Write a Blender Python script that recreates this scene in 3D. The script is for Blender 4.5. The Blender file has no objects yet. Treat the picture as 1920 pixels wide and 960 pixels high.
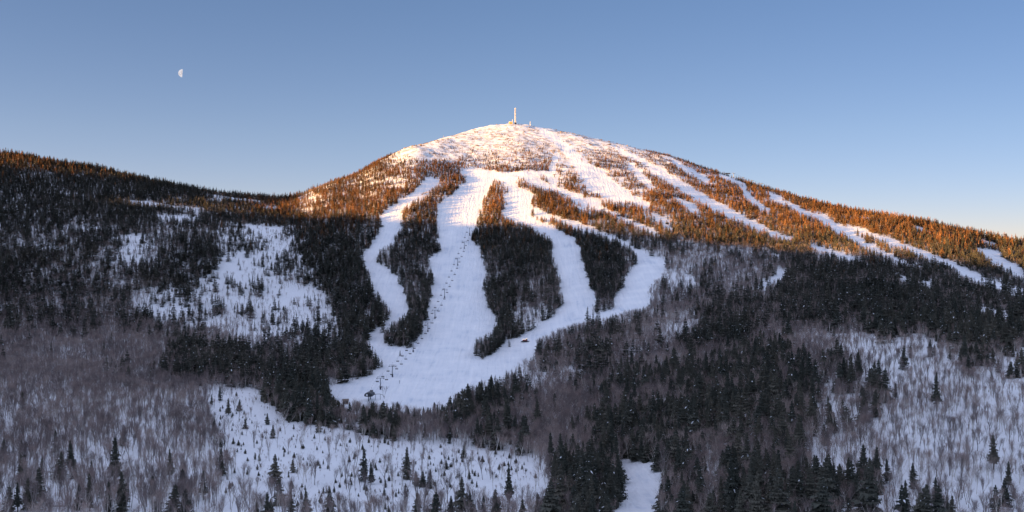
import bpy, math, random
import numpy as np
from mathutils import Vector, Matrix

SEED = 7
rng = np.random.default_rng(SEED)
random.seed(SEED)
F = 1844.0                      # focal length, in pixels of a 1920 px wide frame
CX, CY = 960.0, 480.0
SUN_AZ = math.radians(31)       # sun stands to the left of the view, this far behind it
SUN_EL = math.radians(4.6)
SDIR = np.array([-math.cos(SUN_AZ)*math.cos(SUN_EL), -math.sin(SUN_AZ)*math.cos(SUN_EL), math.sin(SUN_EL)])

scene = bpy.context.scene
COL = scene.collection

# ------------------------------------------------------------------ numeric helpers
def pchip(xk, yk, x):
    xk = np.asarray(xk, float); yk = np.asarray(yk, float); x = np.asarray(x, float)
    h = np.diff(xk); d = np.diff(yk)/h
    m = np.zeros_like(yk)
    for i in range(1, len(xk)-1):
        if d[i-1]*d[i] > 0:
            w1, w2 = 2*h[i]+h[i-1], h[i]+2*h[i-1]
            m[i] = (w1+w2)/(w1/d[i-1]+w2/d[i])
    m[0], m[-1] = d[0], d[-1]
    xc = np.clip(x, xk[0], xk[-1])
    j = np.clip(np.searchsorted(xk, xc)-1, 0, len(xk)-2)
    t = (xc-xk[j])/h[j]
    return ((1+2*t)*(1-t)**2*yk[j] + t*(1-t)**2*h[j]*m[j] + t*t*(3-2*t)*yk[j+1] + t*t*(t-1)*h[j]*m[j+1])

def smooth(a, b, x):
    t = np.clip((x-a)/(b-a), 0, 1)
    return t*t*(3-2*t)

def hash2(ix, iy, s):
    n = (ix.astype(np.int64)*374761393 + iy.astype(np.int64)*668265263 + s*1442695041) & 0x7fffffff
    n = ((n ^ (n >> 13))*1274126177) & 0x7fffffff
    n = (n ^ (n >> 16)) & 0xffff
    return n/65535.0

def vnoise(x, y, s=0):
    x = np.asarray(x, float); y = np.asarray(y, float)
    ix = np.floor(x).astype(np.int64); iy = np.floor(y).astype(np.int64)
    fx = x-ix; fy = y-iy
    fx = fx*fx*(3-2*fx); fy = fy*fy*(3-2*fy)
    a = hash2(ix, iy, s); b = hash2(ix+1, iy, s); c = hash2(ix, iy+1, s); d = hash2(ix+1, iy+1, s)
    return (a*(1-fx)+b*fx)*(1-fy)+(c*(1-fx)+d*fx)*fy

def fbm(x, y, s=0, o=4):
    v = 0; amp = 1; tot = 0
    for i in range(o):
        v = v+amp*(vnoise(x*2**i, y*2**i, s+i*17)*2-1); tot += amp; amp *= .5
    return v/tot

def gblur(a, sig, axis):
    r = int(3*sig)+1
    k = np.exp(-.5*(np.arange(-r, r+1)/sig)**2); k /= k.sum()
    pad = [(0, 0)]*a.ndim; pad[axis] = (r, r)
    b = np.pad(a, pad, mode='edge')
    out = np.zeros_like(a)
    n = a.shape[axis]
    for i, w in enumerate(k):
        sl = [slice(None)]*a.ndim; sl[axis] = slice(i, i+n)
        out += w*b[tuple(sl)]
    return out

# ------------------------------------------------------------------ the shape of the land
SKX = [-700,-400,-150,0,60,120,180,240,300,360,420,480,530,560,600,640,680,700,720,750,780,800,830,860,890,920,950,965,1000,1040,1080,1120,1160,1200,1240,1280,1320,1360,1400,1440,1480,1520,1560,1600,1650,1700,1750,1800,1850,1900,1920,2300,2800]
SKY_ = [330,285,280,292,300,311,321,334,346,357,366,374,377,370,353,338,323,308,298,284,270,267,258,251,242,235,231,231,236,244,251,261,270,279,288,300,317,329,344,356,366,380,391,399,407,416,425,436,447,457,461,540,600]
COLS = [-700,-400, 0, 300, 540, 720, 950, 1200, 1450, 1700, 1920, 2300, 2800]
K0 = [395,400, 410, 420, 420, 420, 420, 410, 390, 385, 385, 385, 385]
K1 = [730,740, 750, 760, 770, 790, 790, 700, 600, 560, 550, 550, 550]
K2 = [1050,1060,1060,1060,1080,1080,1080, 960, 860, 780, 790, 800, 800]
K3 = [1250,1260,1260,1250,1280,1290,1300,1260,1220,1150,1160,1150,1150]
P3 = [450,450, 450, 455, 470, 480, 480, 480, 490, 510, 530, 580, 640]
K4 = [1400,1410,1420,1430,1450,1490,1620,1600,1530,1390,1340,1300,1300]
K5 = [1600,1600,1600,1600,1620,1750,2050,1960,1800,1600,1480,1400,1400]
PXG = np.arange(-680, 2620, 10.0)
DG = np.arange(200, 3200, 5.0)
def build_table():
    sky = pchip(SKX, SKY_, PXG)
    p3 = pchip(COLS, P3, PXG)
    ks = [pchip(COLS, k, PXG) for k in (K0, K1, K2, K3, K4, K5)]
    V = np.zeros((len(PXG), len(DG)))
    for i in range(len(PXG)):
        s = sky[i]; p4 = s+.45*(p3[i]-s)
        p5 = s
        pk = [960, 740, 600, p3[i], p4, p5]
        dk = [k[i] for k in ks]
        py = pchip(dk, pk, DG)
        z = (CY-py)/F*DG
        z0 = (CY-960)/F*dk[0]
        near = DG < dk[0]
        z[near] = z0+(dk[0]-DG[near])*.02
        far = DG > dk[-1]
        zs = (CY-p5)/F*dk[-1]
        t = DG[far]-dk[-1]
        z[far] = zs - 0.30*t*smooth(-60, 220, t)
        z[far] = np.maximum(z[far], -160)
        V[i] = z
    V = gblur(V, 7, 1)
    V = gblur(V, 2.5, 0)
    # after rounding the crests, put the skyline back where it belongs
    v = V/DG[None, :]
    top = v.max(1); arg = v.argmax(1)
    want = (CY-sky)/F
    for i in range(len(PXG)):
        dtop = DG[arg[i]]
        V[i] += (want[i]-top[i])*dtop*smooth(dtop-500, dtop-60, DG)
    return gblur(V, 1.0, 0)
ZT = build_table()

def land_core(x, y):
    yy = np.clip(y, 201, 3190)
    px = np.clip(CX+F*x/np.maximum(yy, 60), PXG[0]+.1, PXG[-1]-.1)
    a = (px-PXG[0])/10.0; b = (yy-DG[0])/5.0
    i = a.astype(int); j = b.astype(int)
    i = np.clip(i, 0, len(PXG)-2); j = np.clip(j, 0, len(DG)-2)
    fa = a-i; fb = b-j
    return ((ZT[i, j]*(1-fb)+ZT[i, j+1]*fb)*(1-fa)+(ZT[i+1, j]*(1-fb)+ZT[i+1, j+1]*fb)*fa)

# the mountain across the valley whose shadow lies on the lower slopes
L0 = 1750.0
S2 = np.array([-math.cos(SUN_AZ), -math.sin(SUN_AZ)])
PERP = np.array([-math.sin(SUN_AZ), math.cos(SUN_AZ)])
C0 = np.array([0.0, 1400.0])
def edge_profile():
    pts = [(-60,334),(0,336),(60,337),(140,336),(190,338),(245,334),(300,346),(360,357),(420,366),(470,374),(330,398),(400,404),(480,411),(560,414),(640,416),(700,417),(800,427),(900,434),(1000,428),(1100,437),(1180,445),(1280,456),(1400,468),(1480,480),(1600,484),(1750,491),(1850,503),(1919,518)]
    out = []
    for px, py in pts:
        lift = 17 if (px <= 480 and py < 380 and px > 200) else 4
        d = ray_hit(px, py)
        x = (px-CX)/F*d; z = (CY-py)/F*d
        rel = np.array([x, d])-C0
        w = rel@PERP; along = rel@S2
        dist = L0-along
        out.append((w, z+lift+dist*math.tan(SUN_EL), px, py, d))
    return out

def ray_hit(px, py):
    # first ground point met by the view ray through a photo pixel
    d = np.arange(300, 2300, 2.0)
    x = (px-CX)/F*d
    z = land_core(x, d)
    k = np.nonzero(z >= (CY-py)/F*d)[0]
    return float(d[k[0]]) if len(k) else float(d[np.argmax(z/d)])

EP = edge_profile()
_ep = sorted((e[0], e[1]) for e in EP)
_w = np.array([e[0] for e in _ep]); _h = np.array([e[1] for e in _ep])
WG = np.arange(-2200, 2600, 10.0)
HG = np.zeros_like(WG)
def crest_height(w):
    # kernel smoothing of the crest heights
    k = np.exp(-.5*((w[..., None]-_w)/35.0)**2)+1e-9*np.exp(-.5*((w[..., None]-_w)/400.0)**2)+1e-30
    return (k*_h).sum(-1)/k.sum(-1)
HG = crest_height(np.clip(WG, _w.min(), _w.max()))

def land(x, y, rough=True):
    x = np.asarray(x, float); y = np.asarray(y, float)
    z = land_core(x, y)
    u = x/np.maximum(y, 120)
    core = smooth(200, 320, y)*smooth(-1.02, -.80, u)*(1-smooth(.8, 1.0, u))
    core = core*(1-smooth(2500, 3100, y))
    r = np.hypot(x, y)
    outer = -112+22*fbm(x/900, y/900, 5, 4)+smooth(2500, 7000, r)*90*(fbm(x/2500, y/2500, 9, 4)+.3)
    # shading mountain
    rx = x-C0[0]; ry = y-C0[1]
    w = rx*PERP[0]+ry*PERP[1]
    al = rx*S2[0]+ry*S2[1]
    ch = np.interp(w, WG, HG)
    ch = ch*(1-smooth(1900, 2500, w))*smooth(-2100, -1400, w)
    t = np.abs(al-L0)
    prof = np.clip(1-(t-70)/900.0, 0, 1)**1.1
    ridge = -112+(ch+112)*prof
    outer = np.where(prof > 0, np.maximum(outer, ridge), outer)
    z = z*core+outer*(1-core)
    if rough:
        amp = smooth(300, 900, y)
        z = z+1.6*amp*fbm(x/85, y/85, 31, 3)+.35*fbm(x/14, y/14, 41, 2)
        hi = smooth(95, 160, z)*core
        z = z+hi*(2.4*fbm((x-.4*y)/26, y/26, 141, 3)+1.3*fbm(x/11, y/11, 151, 2))
        z = z+.9*smooth(900, 500, y)*fbm(x/26, y/26, 161, 2)
    return z

def project(x, y, z):
    return CX+F*x/y, CY-F*z/y

# ------------------------------------------------------------------ where the ski runs lie (outlines taken from the photograph)
RUNS = {
 'left': [(797,336),(775,360),(745,382),(714,405),(708,435),(700,455),(676,482),(690,510),(702,540),(728,572),(734,598),(715,612),(683,628),(690,640),(700,660),(714,672),(712,690),(690,706),(625,722),(600,738),(640,752),(700,756),(720,700),(730,668),(742,660),(770,653),(718,645),(720,622),(735,605),(764,590),(768,572),(758,555),(752,525),(730,505),(703,490),(712,468),(740,455),(753,425),(755,392),(780,372),(805,360),(828,338),(812,330)],
 'main': [(862,322),(880,330),(872,345),(862,355),(848,368),(822,380),(818,400),(822,440),(824,470),(803,487),(810,510),(812,540),(808,565),(800,580),(798,600),(785,630),(772,652),(742,660),(730,668),(720,700),(700,756),(740,758),(800,764),(835,758),(850,740),(900,716),(940,708),(1000,664),(1010,636),(1060,612),(1112,598),(1098,594),(1040,592),(1010,612),(960,636),(930,655),(905,675),(880,660),(885,640),(905,630),(930,620),(933,600),(925,588),(915,560),(908,520),(910,490),(900,470),(888,445),(893,420),(900,395),(910,370),(928,335),(945,330),(905,318),(880,315)],
 'centre right': [(928,333),(945,340),(950,355),(945,366),(956,385),(938,399),(965,412),(1000,425),(1032,445),(1036,480),(1045,510),(1052,545),(1052,572),(1040,592),(1098,594),(1100,580),(1115,575),(1119,560),(1110,535),(1095,500),(1089,475),(1075,445),(1040,426),(1003,412),(993,402),(1002,385),(998,364),(975,350),(967,340),(975,333)],
 'far right': [(1000,387),(1050,406),(1095,421),(1140,438),(1160,449),(1185,461),(1215,478),(1251,487),(1246,510),(1225,530),(1220,572),(1150,592),(1112,600),(1098,594),(1112,590),(1150,580),(1150,570),(1160,545),(1180,515),(1194,490),(1190,475),(1165,460),(1140,447),(1090,433),(1040,415),(1003,402)],
 'upper traverse': [(975,333),(1000,330),(1040,348),(1065,358),(1095,366),(1120,378),(1140,392),(1165,406),(1200,420),(1225,432),(1243,442),(1225,440),(1190,425),(1160,412),(1138,400),(1110,394),(1080,380),(1045,362),(1010,346)],
 'stub': [(1218,398),(1232,402),(1250,412),(1256,425),(1266,434),(1245,430),(1230,416)],
 'summit': [(1012,238),(1030,246),(1050,256),(1085,288),(1112,310),(1130,318),(1152,340),(1180,362),(1200,372),(1222,388),(1210,390),(1180,380),(1155,380),(1135,372),(1112,362),(1095,345),(1082,322),(1062,292),(1030,262),(1010,250)],
 'summit stub': [(1040,290),(1052,290),(1046,310),(1040,330),(1052,345),(1040,350),(1026,330),(1030,308)],
 'shoulder': [(1150,272),(1190,289),(1225,306),(1255,325),(1300,353),(1350,380),(1400,408),(1450,434),(1490,448),(1478,456),(1440,442),(1400,424),(1340,397),(1300,374),(1265,352),(1230,330),(1195,304),(1160,286)],
 'shoulder gully': [(1170,306),(1188,306),(1212,332),(1232,358),(1216,356),(1195,335)],
 'mid gully': [(1256,368),(1285,376),(1305,390),(1316,406),(1300,402),(1278,385)],
 'ridge': [(1240,291),(1262,296),(1300,320),(1325,334),(1342,346),(1322,346),(1298,330),(1266,308)],
 'ridge chute': [(1388,350),(1399,350),(1407,364),(1427,380),(1449,400),(1434,400),(1412,384),(1395,368)],
 'east': [(1438,360),(1455,364),(1490,384),(1520,399),(1549,402),(1556,414),(1592,430),(1622,452),(1680,484),(1738,507),(1700,500),(1640,475),(1600,455),(1560,432),(1530,412),(1500,402),(1460,382),(1440,368)],
 'east fork': [(1583,419),(1630,434),(1660,444),(1710,460),(1760,480),(1810,502),(1860,527),(1925,545),(1925,556),(1900,550),(1850,534),(1800,514),(1750,492),(1700,472),(1650,452),(1590,429)],
 'east end': [(1830,466),(1850,469),(1875,479),(1925,507),(1925,524),(1900,514),(1862,500),(1838,480)],
 'low cut': [(1505,459),(1560,468),(1625,492),(1600,492),(1540,476)],
 'low patch': [(1422,462),(1445,469),(1464,487),(1452,482)],
 'clear patch': [(1416,542),(1440,528),(1462,506),(1480,513),(1452,528),(1432,541)],
 'long traverse': [(1812,566),(1850,576),(1925,604),(1925,612),(1860,588)],
 'road': [(1160,862),(1195,864),(1232,878),(1244,902),(1236,975),(1140,975),(1172,930),(1176,900)],
 'sliver high': [(1700,419),(1716,423),(1748,435),(1746,439),(1716,429)],
 'sliver east': [(1826,444),(1850,449),(1874,460),(1872,465),(1848,455)],
 'sliver edge': [(1844,462),(1862,467),(1884,478),(1880,481),(1858,472)],
 'sliver low': [(1668,511),(1690,516),(1708,526),(1702,530),(1684,521)],
 'sliver lower': [(1716,520),(1734,525),(1756,537),(1750,540),(1730,531)],
 'skyline strip': [(1338,322),(1360,328),(1402,344),(1398,350),(1356,335)],
 'gully strip': [(1296,352),(1312,360),(1338,374),(1332,377),(1310,367)],
 'forest strip': [(1066,380),(1090,388),(1112,398),(1108,401),(1084,393)],
 'cross': [(880,318),(940,322),(1000,322),(1045,318),(1048,324),(1000,330),(940,332),(880,328)],
}
CLEAR = {   # (outline, keep fraction)
 'upper': ([(405,428),(548,424),(560,470),(600,500),(610,560),(640,620),(690,650),(640,670),(500,645),(400,628),(300,612),(245,575),(250,548),(330,540),(420,500)], .43),
 'lower': ([(378,742),(470,730),(545,792),(640,803),(700,822),(900,846),(1000,862),(1030,900),(1020,965),(400,965),(440,900),(400,800)], .10),
 'island': [(960,560),(1045,575),(1010,612),(960,630),(950,600)] and ([(965,570),(1045,580),(1010,612),(958,628)], .35),
 'gap1': ([(1235,520),(1300,500),(1310,545),(1260,556)], .35),
 'gap2': ([(1250,610),(1310,600),(1320,625),(1240,640)], .4),
}
W, H = 1960, 1000
def raster(poly):
    p = np.array(poly, float)
    x0, x1 = int(max(p[:,0].min()-1, 0)), int(min(p[:,0].max()+2, W))
    y0, y1 = int(max(p[:,1].min()-1, 0)), int(min(p[:,1].max()+2, H))
    m = np.zeros((H, W), bool)
    X, Y = np.meshgrid(np.arange(x0, x1)+.5, np.arange(y0, y1)+.5)
    ins = np.zeros(X.shape, bool)
    n = len(p)
    for i in range(n):
        xa, ya = p[i]; xb, yb = p[(i+1) % n]
        if ya == yb: continue
        c = ((ya > Y) != (yb > Y)) & (X < (xb-xa)*(Y-ya)/(yb-ya)+xa)
        ins ^= c
    m[y0:y1, x0:x1] = ins
    return m
RUN_ID = np.full((H, W), -1, np.int16)
for k, (nm, poly) in enumerate(RUNS.items()):
    RUN_ID[raster(poly) & (RUN_ID < 0)] = k
CLR = np.ones((H, W), np.float32)
for nm, (poly, f) in CLEAR.items():
    CLR[raster(poly)] = f
def look(img, px, py, default):
    i = np.clip(np.round(py).astype(int), 0, H-1); j = np.clip(np.round(px).astype(int), 0, W-1)
    v = img[i, j]
    bad = (px < -5) | (px > W-2) | (py < 0) | (py > H-1)
    return np.where(bad, default, v)

# ------------------------------------------------------------------ materials
def mat(name):
    m = bpy.data.materials.new(name); m.use_nodes = True
    nt = m.node_tree; nt.nodes.clear()
    return m, nt
def N(nt, typ, **kw):
    n = nt.nodes.new(typ)
    for k, v in kw.items():
        if k.startswith('i_'):
            key = k[2:].replace('_', ' ')
            n.inputs[key].default_value = v
        else: setattr(n, k, v)
    return n
def out(nt, shader, rough=None):
    o = nt.nodes.new('ShaderNodeOutputMaterial'); nt.links.new(shader, o.inputs['Surface'])
def ramp(nt, fac, stops):
    r = nt.nodes.new('ShaderNodeValToRGB')
    e = r.color_ramp.elements
    while len(e) < len(stops): e.new(.5)
    for i, (p, c) in enumerate(stops):
        e[i].position = p; e[i].color = (*c, 1) if len(c) == 3 else c
    nt.links.new(fac, r.inputs['Fac'])
    return r.outputs['Color']
def simple(name, color, rough=.7, metal=0, var=.25, scale=3.0):
    m, nt = mat(name)
    b = N(nt, 'ShaderNodeBsdfPrincipled'); b.inputs['Roughness'].default_value = rough; b.inputs['Metallic'].default_value = metal
    tc = N(nt, 'ShaderNodeTexCoord'); nz = N(nt, 'ShaderNodeTexNoise'); nz.inputs['Scale'].default_value = scale
    nt.links.new(tc.outputs['Object'], nz.inputs['Vector'])
    c = ramp(nt, nz.outputs['Fac'], [(.3, tuple(v*(1-var) for v in color)), (.7, tuple(min(1, v*(1+var)) for v in color))])
    nt.links.new(c, b.inputs['Base Color']); out(nt, b.outputs['BSDF'])
    return m
def tree_mat(name, stops, nscale=1.5, rough=.8, trans=0.0, spec=.2):
    # colour differs from tree to tree and from clump to clump
    m, nt = mat(name)
    b = N(nt, 'ShaderNodeBsdfPrincipled'); b.inputs['Roughness'].default_value = rough
    b.inputs['Specular IOR Level'].default_value = spec
    oi = N(nt, 'ShaderNodeObjectInfo'); tc = N(nt, 'ShaderNodeTexCoord')
    nz = N(nt, 'ShaderNodeTexNoise'); nz.inputs['Scale'].default_value = nscale
    nt.links.new(tc.outputs['Object'], nz.inputs['Vector'])
    g = N(nt, 'ShaderNodeNewGeometry')
    big = N(nt, 'ShaderNodeTexNoise'); big.inputs['Scale'].default_value = .012; big.inputs['Detail'].default_value = 3
    nt.links.new(g.outputs['Position'], big.inputs['Vector'])
    a = N(nt, 'ShaderNodeMath', operation='MULTIPLY_ADD'); a.inputs[1].default_value = .55
    nt.links.new(oi.outputs['Random'], a.inputs[0])
    s = N(nt, 'ShaderNodeMath', operation='MULTIPLY_ADD'); s.inputs[1].default_value = .5; s.inputs[2].default_value = -.02
    nt.links.new(nz.outputs['Fac'], s.inputs[0]); nt.links.new(s.outputs[0], a.inputs[2])
    b2 = N(nt, 'ShaderNodeMath', operation='MULTIPLY_ADD'); b2.inputs[1].default_value = .8
    nt.links.new(big.outputs['Fac'], b2.inputs[0])
    c2 = N(nt, 'ShaderNodeMath', operation='SUBTRACT'); c2.inputs[1].default_value = .40
    nt.links.new(a.outputs[0], c2.inputs[0]); nt.links.new(c2.outputs[0], b2.inputs[2])
    c = ramp(nt, b2.outputs[0], stops)
    nt.links.new(c, b.inputs['Base Color'])
    out(nt, b.outputs['BSDF'])
    return m

def snow_mat(name, groomed=False):
    m, nt = mat(name)
    b = N(nt, 'ShaderNodeBsdfPrincipled'); b.inputs['Roughness'].default_value = .65
    b.inputs['Specular IOR Level'].default_value = .25
    g = N(nt, 'ShaderNodeNewGeometry')
    n1 = N(nt, 'ShaderNodeTexNoise'); n1.inputs['Scale'].default_value = .05 if groomed else .11; n1.inputs['Detail'].default_value = 6
    nt.links.new(g.outputs['Position'], n1.inputs['Vector'])
    if groomed:
        c = None
        mp = N(nt, 'ShaderNodeMapping'); mp.inputs['Scale'].default_value = (.30, .02, .02); mp.inputs['Rotation'].default_value = (0, 0, .12)
        nt.links.new(g.outputs['Position'], mp.inputs['Vector'])
        n2 = N(nt, 'ShaderNodeTexNoise'); n2.inputs['Scale'].default_value = 1.0; n2.inputs['Detail'].default_value = 5; n2.inputs['Distortion'].default_value = .6
        nt.links.new(mp.outputs['Vector'], n2.inputs['Vector'])
        n3 = N(nt, 'ShaderNodeTexNoise'); n3.inputs['Scale'].default_value = .28; n3.inputs['Detail'].default_value = 4
        nt.links.new(g.outputs['Position'], n3.inputs['Vector'])
        ad = N(nt, 'ShaderNodeMath', operation='ADD'); nt.links.new(n2.outputs['Fac'], ad.inputs[0]); nt.links.new(n3.outputs['Fac'], ad.inputs[1])
        av = N(nt, 'ShaderNodeMath', operation='MULTIPLY_ADD'); av.inputs[1].default_value = .55; nt.links.new(n1.outputs['Fac'], av.inputs[0])
        a2_ = N(nt, 'ShaderNodeMath', operation='MULTIPLY'); a2_.inputs[1].default_value = .45; nt.links.new(n2.outputs['Fac'], a2_.inputs[0]); nt.links.new(a2_.outputs[0], av.inputs[2])
        c = ramp(nt, av.outputs[0], [(.32, (.60, .65, .73)), (.44, (.79, .81, .85)), (.56, (.85, .86, .89)), (.68, (.93, .93, .94))])
        bp = N(nt, 'ShaderNodeBump'); bp.inputs['Strength'].default_value = .8; bp.inputs['Distance'].default_value = 1.2
        nt.links.new(ad.outputs[0], bp.inputs['Height'])
    else:
        n2 = N(nt, 'ShaderNodeTexNoise'); n2.inputs['Scale'].default_value = .6; n2.inputs['Detail'].default_value = 5
        nt.links.new(g.outputs['Position'], n2.inputs['Vector'])
        c0 = ramp(nt, n2.outputs['Fac'], [(.0, (.80, .81, .84)), (1., (.86, .87, .89))])
        # bare rock and low scrub breaking through high on the dome
        sp = N(nt, 'ShaderNodeSeparateXYZ'); nt.links.new(g.outputs['Position'], sp.inputs[0])
        mr = N(nt, 'ShaderNodeMapRange'); mr.inputs['From Min'].default_value = 120; mr.inputs['From Max'].default_value = 190
        nt.links.new(sp.outputs['Z'], mr.inputs['Value'])
        mp = N(nt, 'ShaderNodeMapping'); mp.inputs['Scale'].default_value = (.06, .05, .09)
        nt.links.new(g.outputs['Position'], mp.inputs['Vector'])
        n4 = N(nt, 'ShaderNodeTexNoise'); n4.inputs['Scale'].default_value = 1.6; n4.inputs['Detail'].default_value = 9; n4.inputs['Roughness'].default_value = .68
        nt.links.new(mp.outputs['Vector'], n4.inputs['Vector'])
        rk = ramp(nt, n4.outputs['Fac'], [(.475, (0, 0, 0)), (.57, (1, 1, 1))])
        mu = N(nt, 'ShaderNodeMath', operation='MULTIPLY'); nt.links.new(rk, mu.inputs[0]); nt.links.new(mr.outputs[0], mu.inputs[1])
        m2 = N(nt, 'ShaderNodeMath', operation='MULTIPLY'); nt.links.new(mu.outputs[0], m2.inputs[0]); m2.inputs[1].default_value = .62
        mx = N(nt, 'ShaderNodeMix', data_type='RGBA'); nt.links.new(m2.outputs[0], mx.inputs[0]); nt.links.new(c0, mx.inputs[6])
        mx.inputs[7].default_value = (.24, .17, .12, 1)
        c = mx.outputs[2]
        bp = N(nt, 'ShaderNodeBump'); bp.inputs['Strength'].default_value = .7; bp.inputs['Distance'].default_value = 1.5
        nt.links.new(n2.outputs['Fac'], bp.inputs['Height'])
    nt.links.new(c, b.inputs['Base Color']); nt.links.new(bp.outputs['Normal'], b.inputs['Normal'])
    out(nt, b.outputs['BSDF'])
    return m
M = {}
M['snow'] = snow_mat('snow'); M['groomed'] = snow_mat('groomed_snow', True)
M['needles'] = tree_mat('spruce_needles', [(0., (.028, .034, .028)), (.35, (.060, .064, .052)), (.65, (.098, .092, .072)), (1., (.15, .13, .10))])
M['sunlit_needles'] = tree_mat('sunlit_spruce_needles', [(0., (.035, .026, .018)), (.35, (.095, .055, .028)), (.6, (.25, .12, .05)), (.85, (.44, .21, .085)), (1., (.56, .32, .16))])  # warm low sunlight put into the needle colour
M['bark'] = tree_mat('grey_bark', [(0., (.10, .085, .085)), (.4, (.22, .195, .19)), (1., (.46, .42, .40))])
M['twigs'] = tree_mat('bare_twigs', [(0., (.11, .088, .088)), (.4, (.21, .165, .158)), (.65, (.32, .235, .21)), (1., (.52, .44, .39))])
M['sunlit_twigs'] = tree_mat('sunlit_bare_twigs', [(0., (.14, .09, .065)), (.5, (.30, .18, .10)), (1., (.46, .30, .17))])  # orange sunlight put into the twig colour
M['birch'] = simple('pale_birch_bark', (.58, .54, .50), .7, 0, .25, 2)
M['trunk'] = simple('spruce_trunk', (.10, .085, .075), .9, 0, .3, 2)
M['snowcap'] = simple('snow_on_branches', (.82, .84, .88), .7, 0, .05, 2)
M['scrub'] = tree_mat('rimed_scrub', [(0., (.10, .07, .045)), (.5, (.24, .16, .10)), (1., (.45, .36, .28))])

# ------------------------------------------------------------------ object helpers
def tag(o, label=None, cat=None, group=None, kind=None):
    if label: o['label'] = label
    if cat: o['category'] = cat
    if group: o['group'] = group
    if kind: o['kind'] = kind
    return o
def empty(name, loc, rz=0, s=1.0):
    o = bpy.data.objects.new(name, None); COL.objects.link(o)
    o.location = loc; o.rotation_euler = (0, 0, rz); o.scale = (s, s, s); o.empty_display_size = 1
    return o
class MB:
    def __init__(self): self.v = []; self.f = []; self.m = []
    def face(self, pts, mi=0):
        n = len(self.v); self.v.extend([tuple(p) for p in pts]); self.f.append(tuple(range(n, n+len(pts)))); self.m.append(mi)
    def tube(self, pts, rad, n=4, mi=0, cap=True):
        rings = []
        for i, p in enumerate(pts):
            p = Vector(p)
            d = (Vector(pts[min(i+1, len(pts)-1)])-Vector(pts[max(i-1, 0)])).normalized()
            a = d.cross(Vector((0.13, .9, .21)) if abs(d.y) < .9 else Vector((1, 0, 0))).normalized(); b = d.cross(a)
            base = len(self.v)
            for k in range(n):
                t = 2*math.pi*k/n
                self.v.append(tuple(p+(a*math.cos(t)+b*math.sin(t))*rad[i]))
            rings.append(base)
        for i in range(len(rings)-1):
            for k in range(n):
                self.f.append((rings[i]+k, rings[i]+(k+1) % n, rings[i+1]+(k+1) % n, rings[i+1]+k)); self.m.append(mi)
        if cap:
            self.f.append(tuple(rings[-1]+k for k in range(n))); self.m.append(mi)
            self.f.append(tuple(rings[0]+n-1-k for k in range(n))); self.m.append(mi)
    def box(self, c, s, mi=0, rz=0):
        cx, cy, cz = c; sx, sy, sz = s[0]/2, s[1]/2, s[2]/2
        n = len(self.v)
        for dx, dy, dz in ((-1,-1,-1),(1,-1,-1),(1,1,-1),(-1,1,-1),(-1,-1,1),(1,-1,1),(1,1,1),(-1,1,1)):
            x, y = dx*sx, dy*sy
            self.v.append((cx+x*math.cos(rz)-y*math.sin(rz), cy+x*math.sin(rz)+y*math.cos(rz), cz+dz*sz))
        for f in ((0,3,2,1),(4,5,6,7),(0,1,5,4),(1,2,6,5),(2,3,7,6),(3,0,4,7)):
            self.f.append(tuple(n+i for i in f)); self.m.append(mi)
    def mesh(self, name, mats, smooth_=False):
        me = bpy.data.meshes.new(name); me.from_pydata(self.v, [], self.f)
        for m_ in mats: me.materials.append(m_)
        me.polygons.foreach_set('material_index', self.m)
        if smooth_: me.polygons.foreach_set('use_smooth', [True]*len(self.f))
        me.update(); return me
    def build(self, name, mats, parent=None, loc=None, smooth_=False):
        if not isinstance(mats, (list, tuple)): mats = [mats]
        o = bpy.data.objects.new(name, self.mesh(name, mats, smooth_)); COL.objects.link(o)
        if parent: o.parent = parent
        if loc is not None: o.location = loc
        return o

# ------------------------------------------------------------------ ground sheet
def axis(lo, hi, step, far):
    a = list(np.arange(lo, hi+.1, step))
    s = step; x = a[-1]
    while x < far: s *= 1.12; x += s; a.append(x)
    s = step; x = a[0]; pre = []
    while x > -far: s *= 1.12; x -= s; pre.append(x)
    return np.array(pre[::-1]+a)
def grid_mesh():
    xs = axis(-1150, 1150, 5.0, 9000); ys = axis(240, 2150, 5.0, 9000)
    X, Y = np.meshgrid(xs, ys, indexing='ij')
    Z = land(X, Y)
    nx, ny = X.shape
    co = np.stack([X, Y, Z], -1).reshape(-1, 3)
    i, j = np.meshgrid(np.arange(nx-1), np.arange(ny-1), indexing='ij')
    q = np.stack([i*ny+j, (i+1)*ny+j, (i+1)*ny+j+1, i*ny+j+1], -1).reshape(-1, 4)
    c = co[q].mean(1)
    px, py = project(c[:,0], np.maximum(c[:,1], 1), c[:,2])
    rid = np.where(c[:,1] > 300, look(RUN_ID, px, py, -1), -1)
    return co, q, rid
def mesh_np(name, co, q, material, smooth_=True):
    used = np.unique(q); remap = np.full(len(co), -1); remap[used] = np.arange(len(used))
    q2 = remap[q]; v = co[used]
    me = bpy.data.meshes.new(name)
    me.vertices.add(len(v)); me.vertices.foreach_set('co', v.astype(np.float32).ravel())
    me.loops.add(q2.size); me.loops.foreach_set('vertex_index', q2.astype(np.int32).ravel())
    me.polygons.add(len(q2)); me.polygons.foreach_set('loop_start', np.arange(0, q2.size, 4, dtype=np.int32))
    me.polygons.foreach_set('use_smooth', np.full(len(q2), smooth_))
    me.materials.append(material); me.update(); me.validate()
    o = bpy.data.objects.new(name, me); COL.objects.link(o)
    return o
co, quads, rid = grid_mesh()
tag(mesh_np('mountain_terrain', co, quads[rid < 0], M['snow']), kind='structure')
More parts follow.
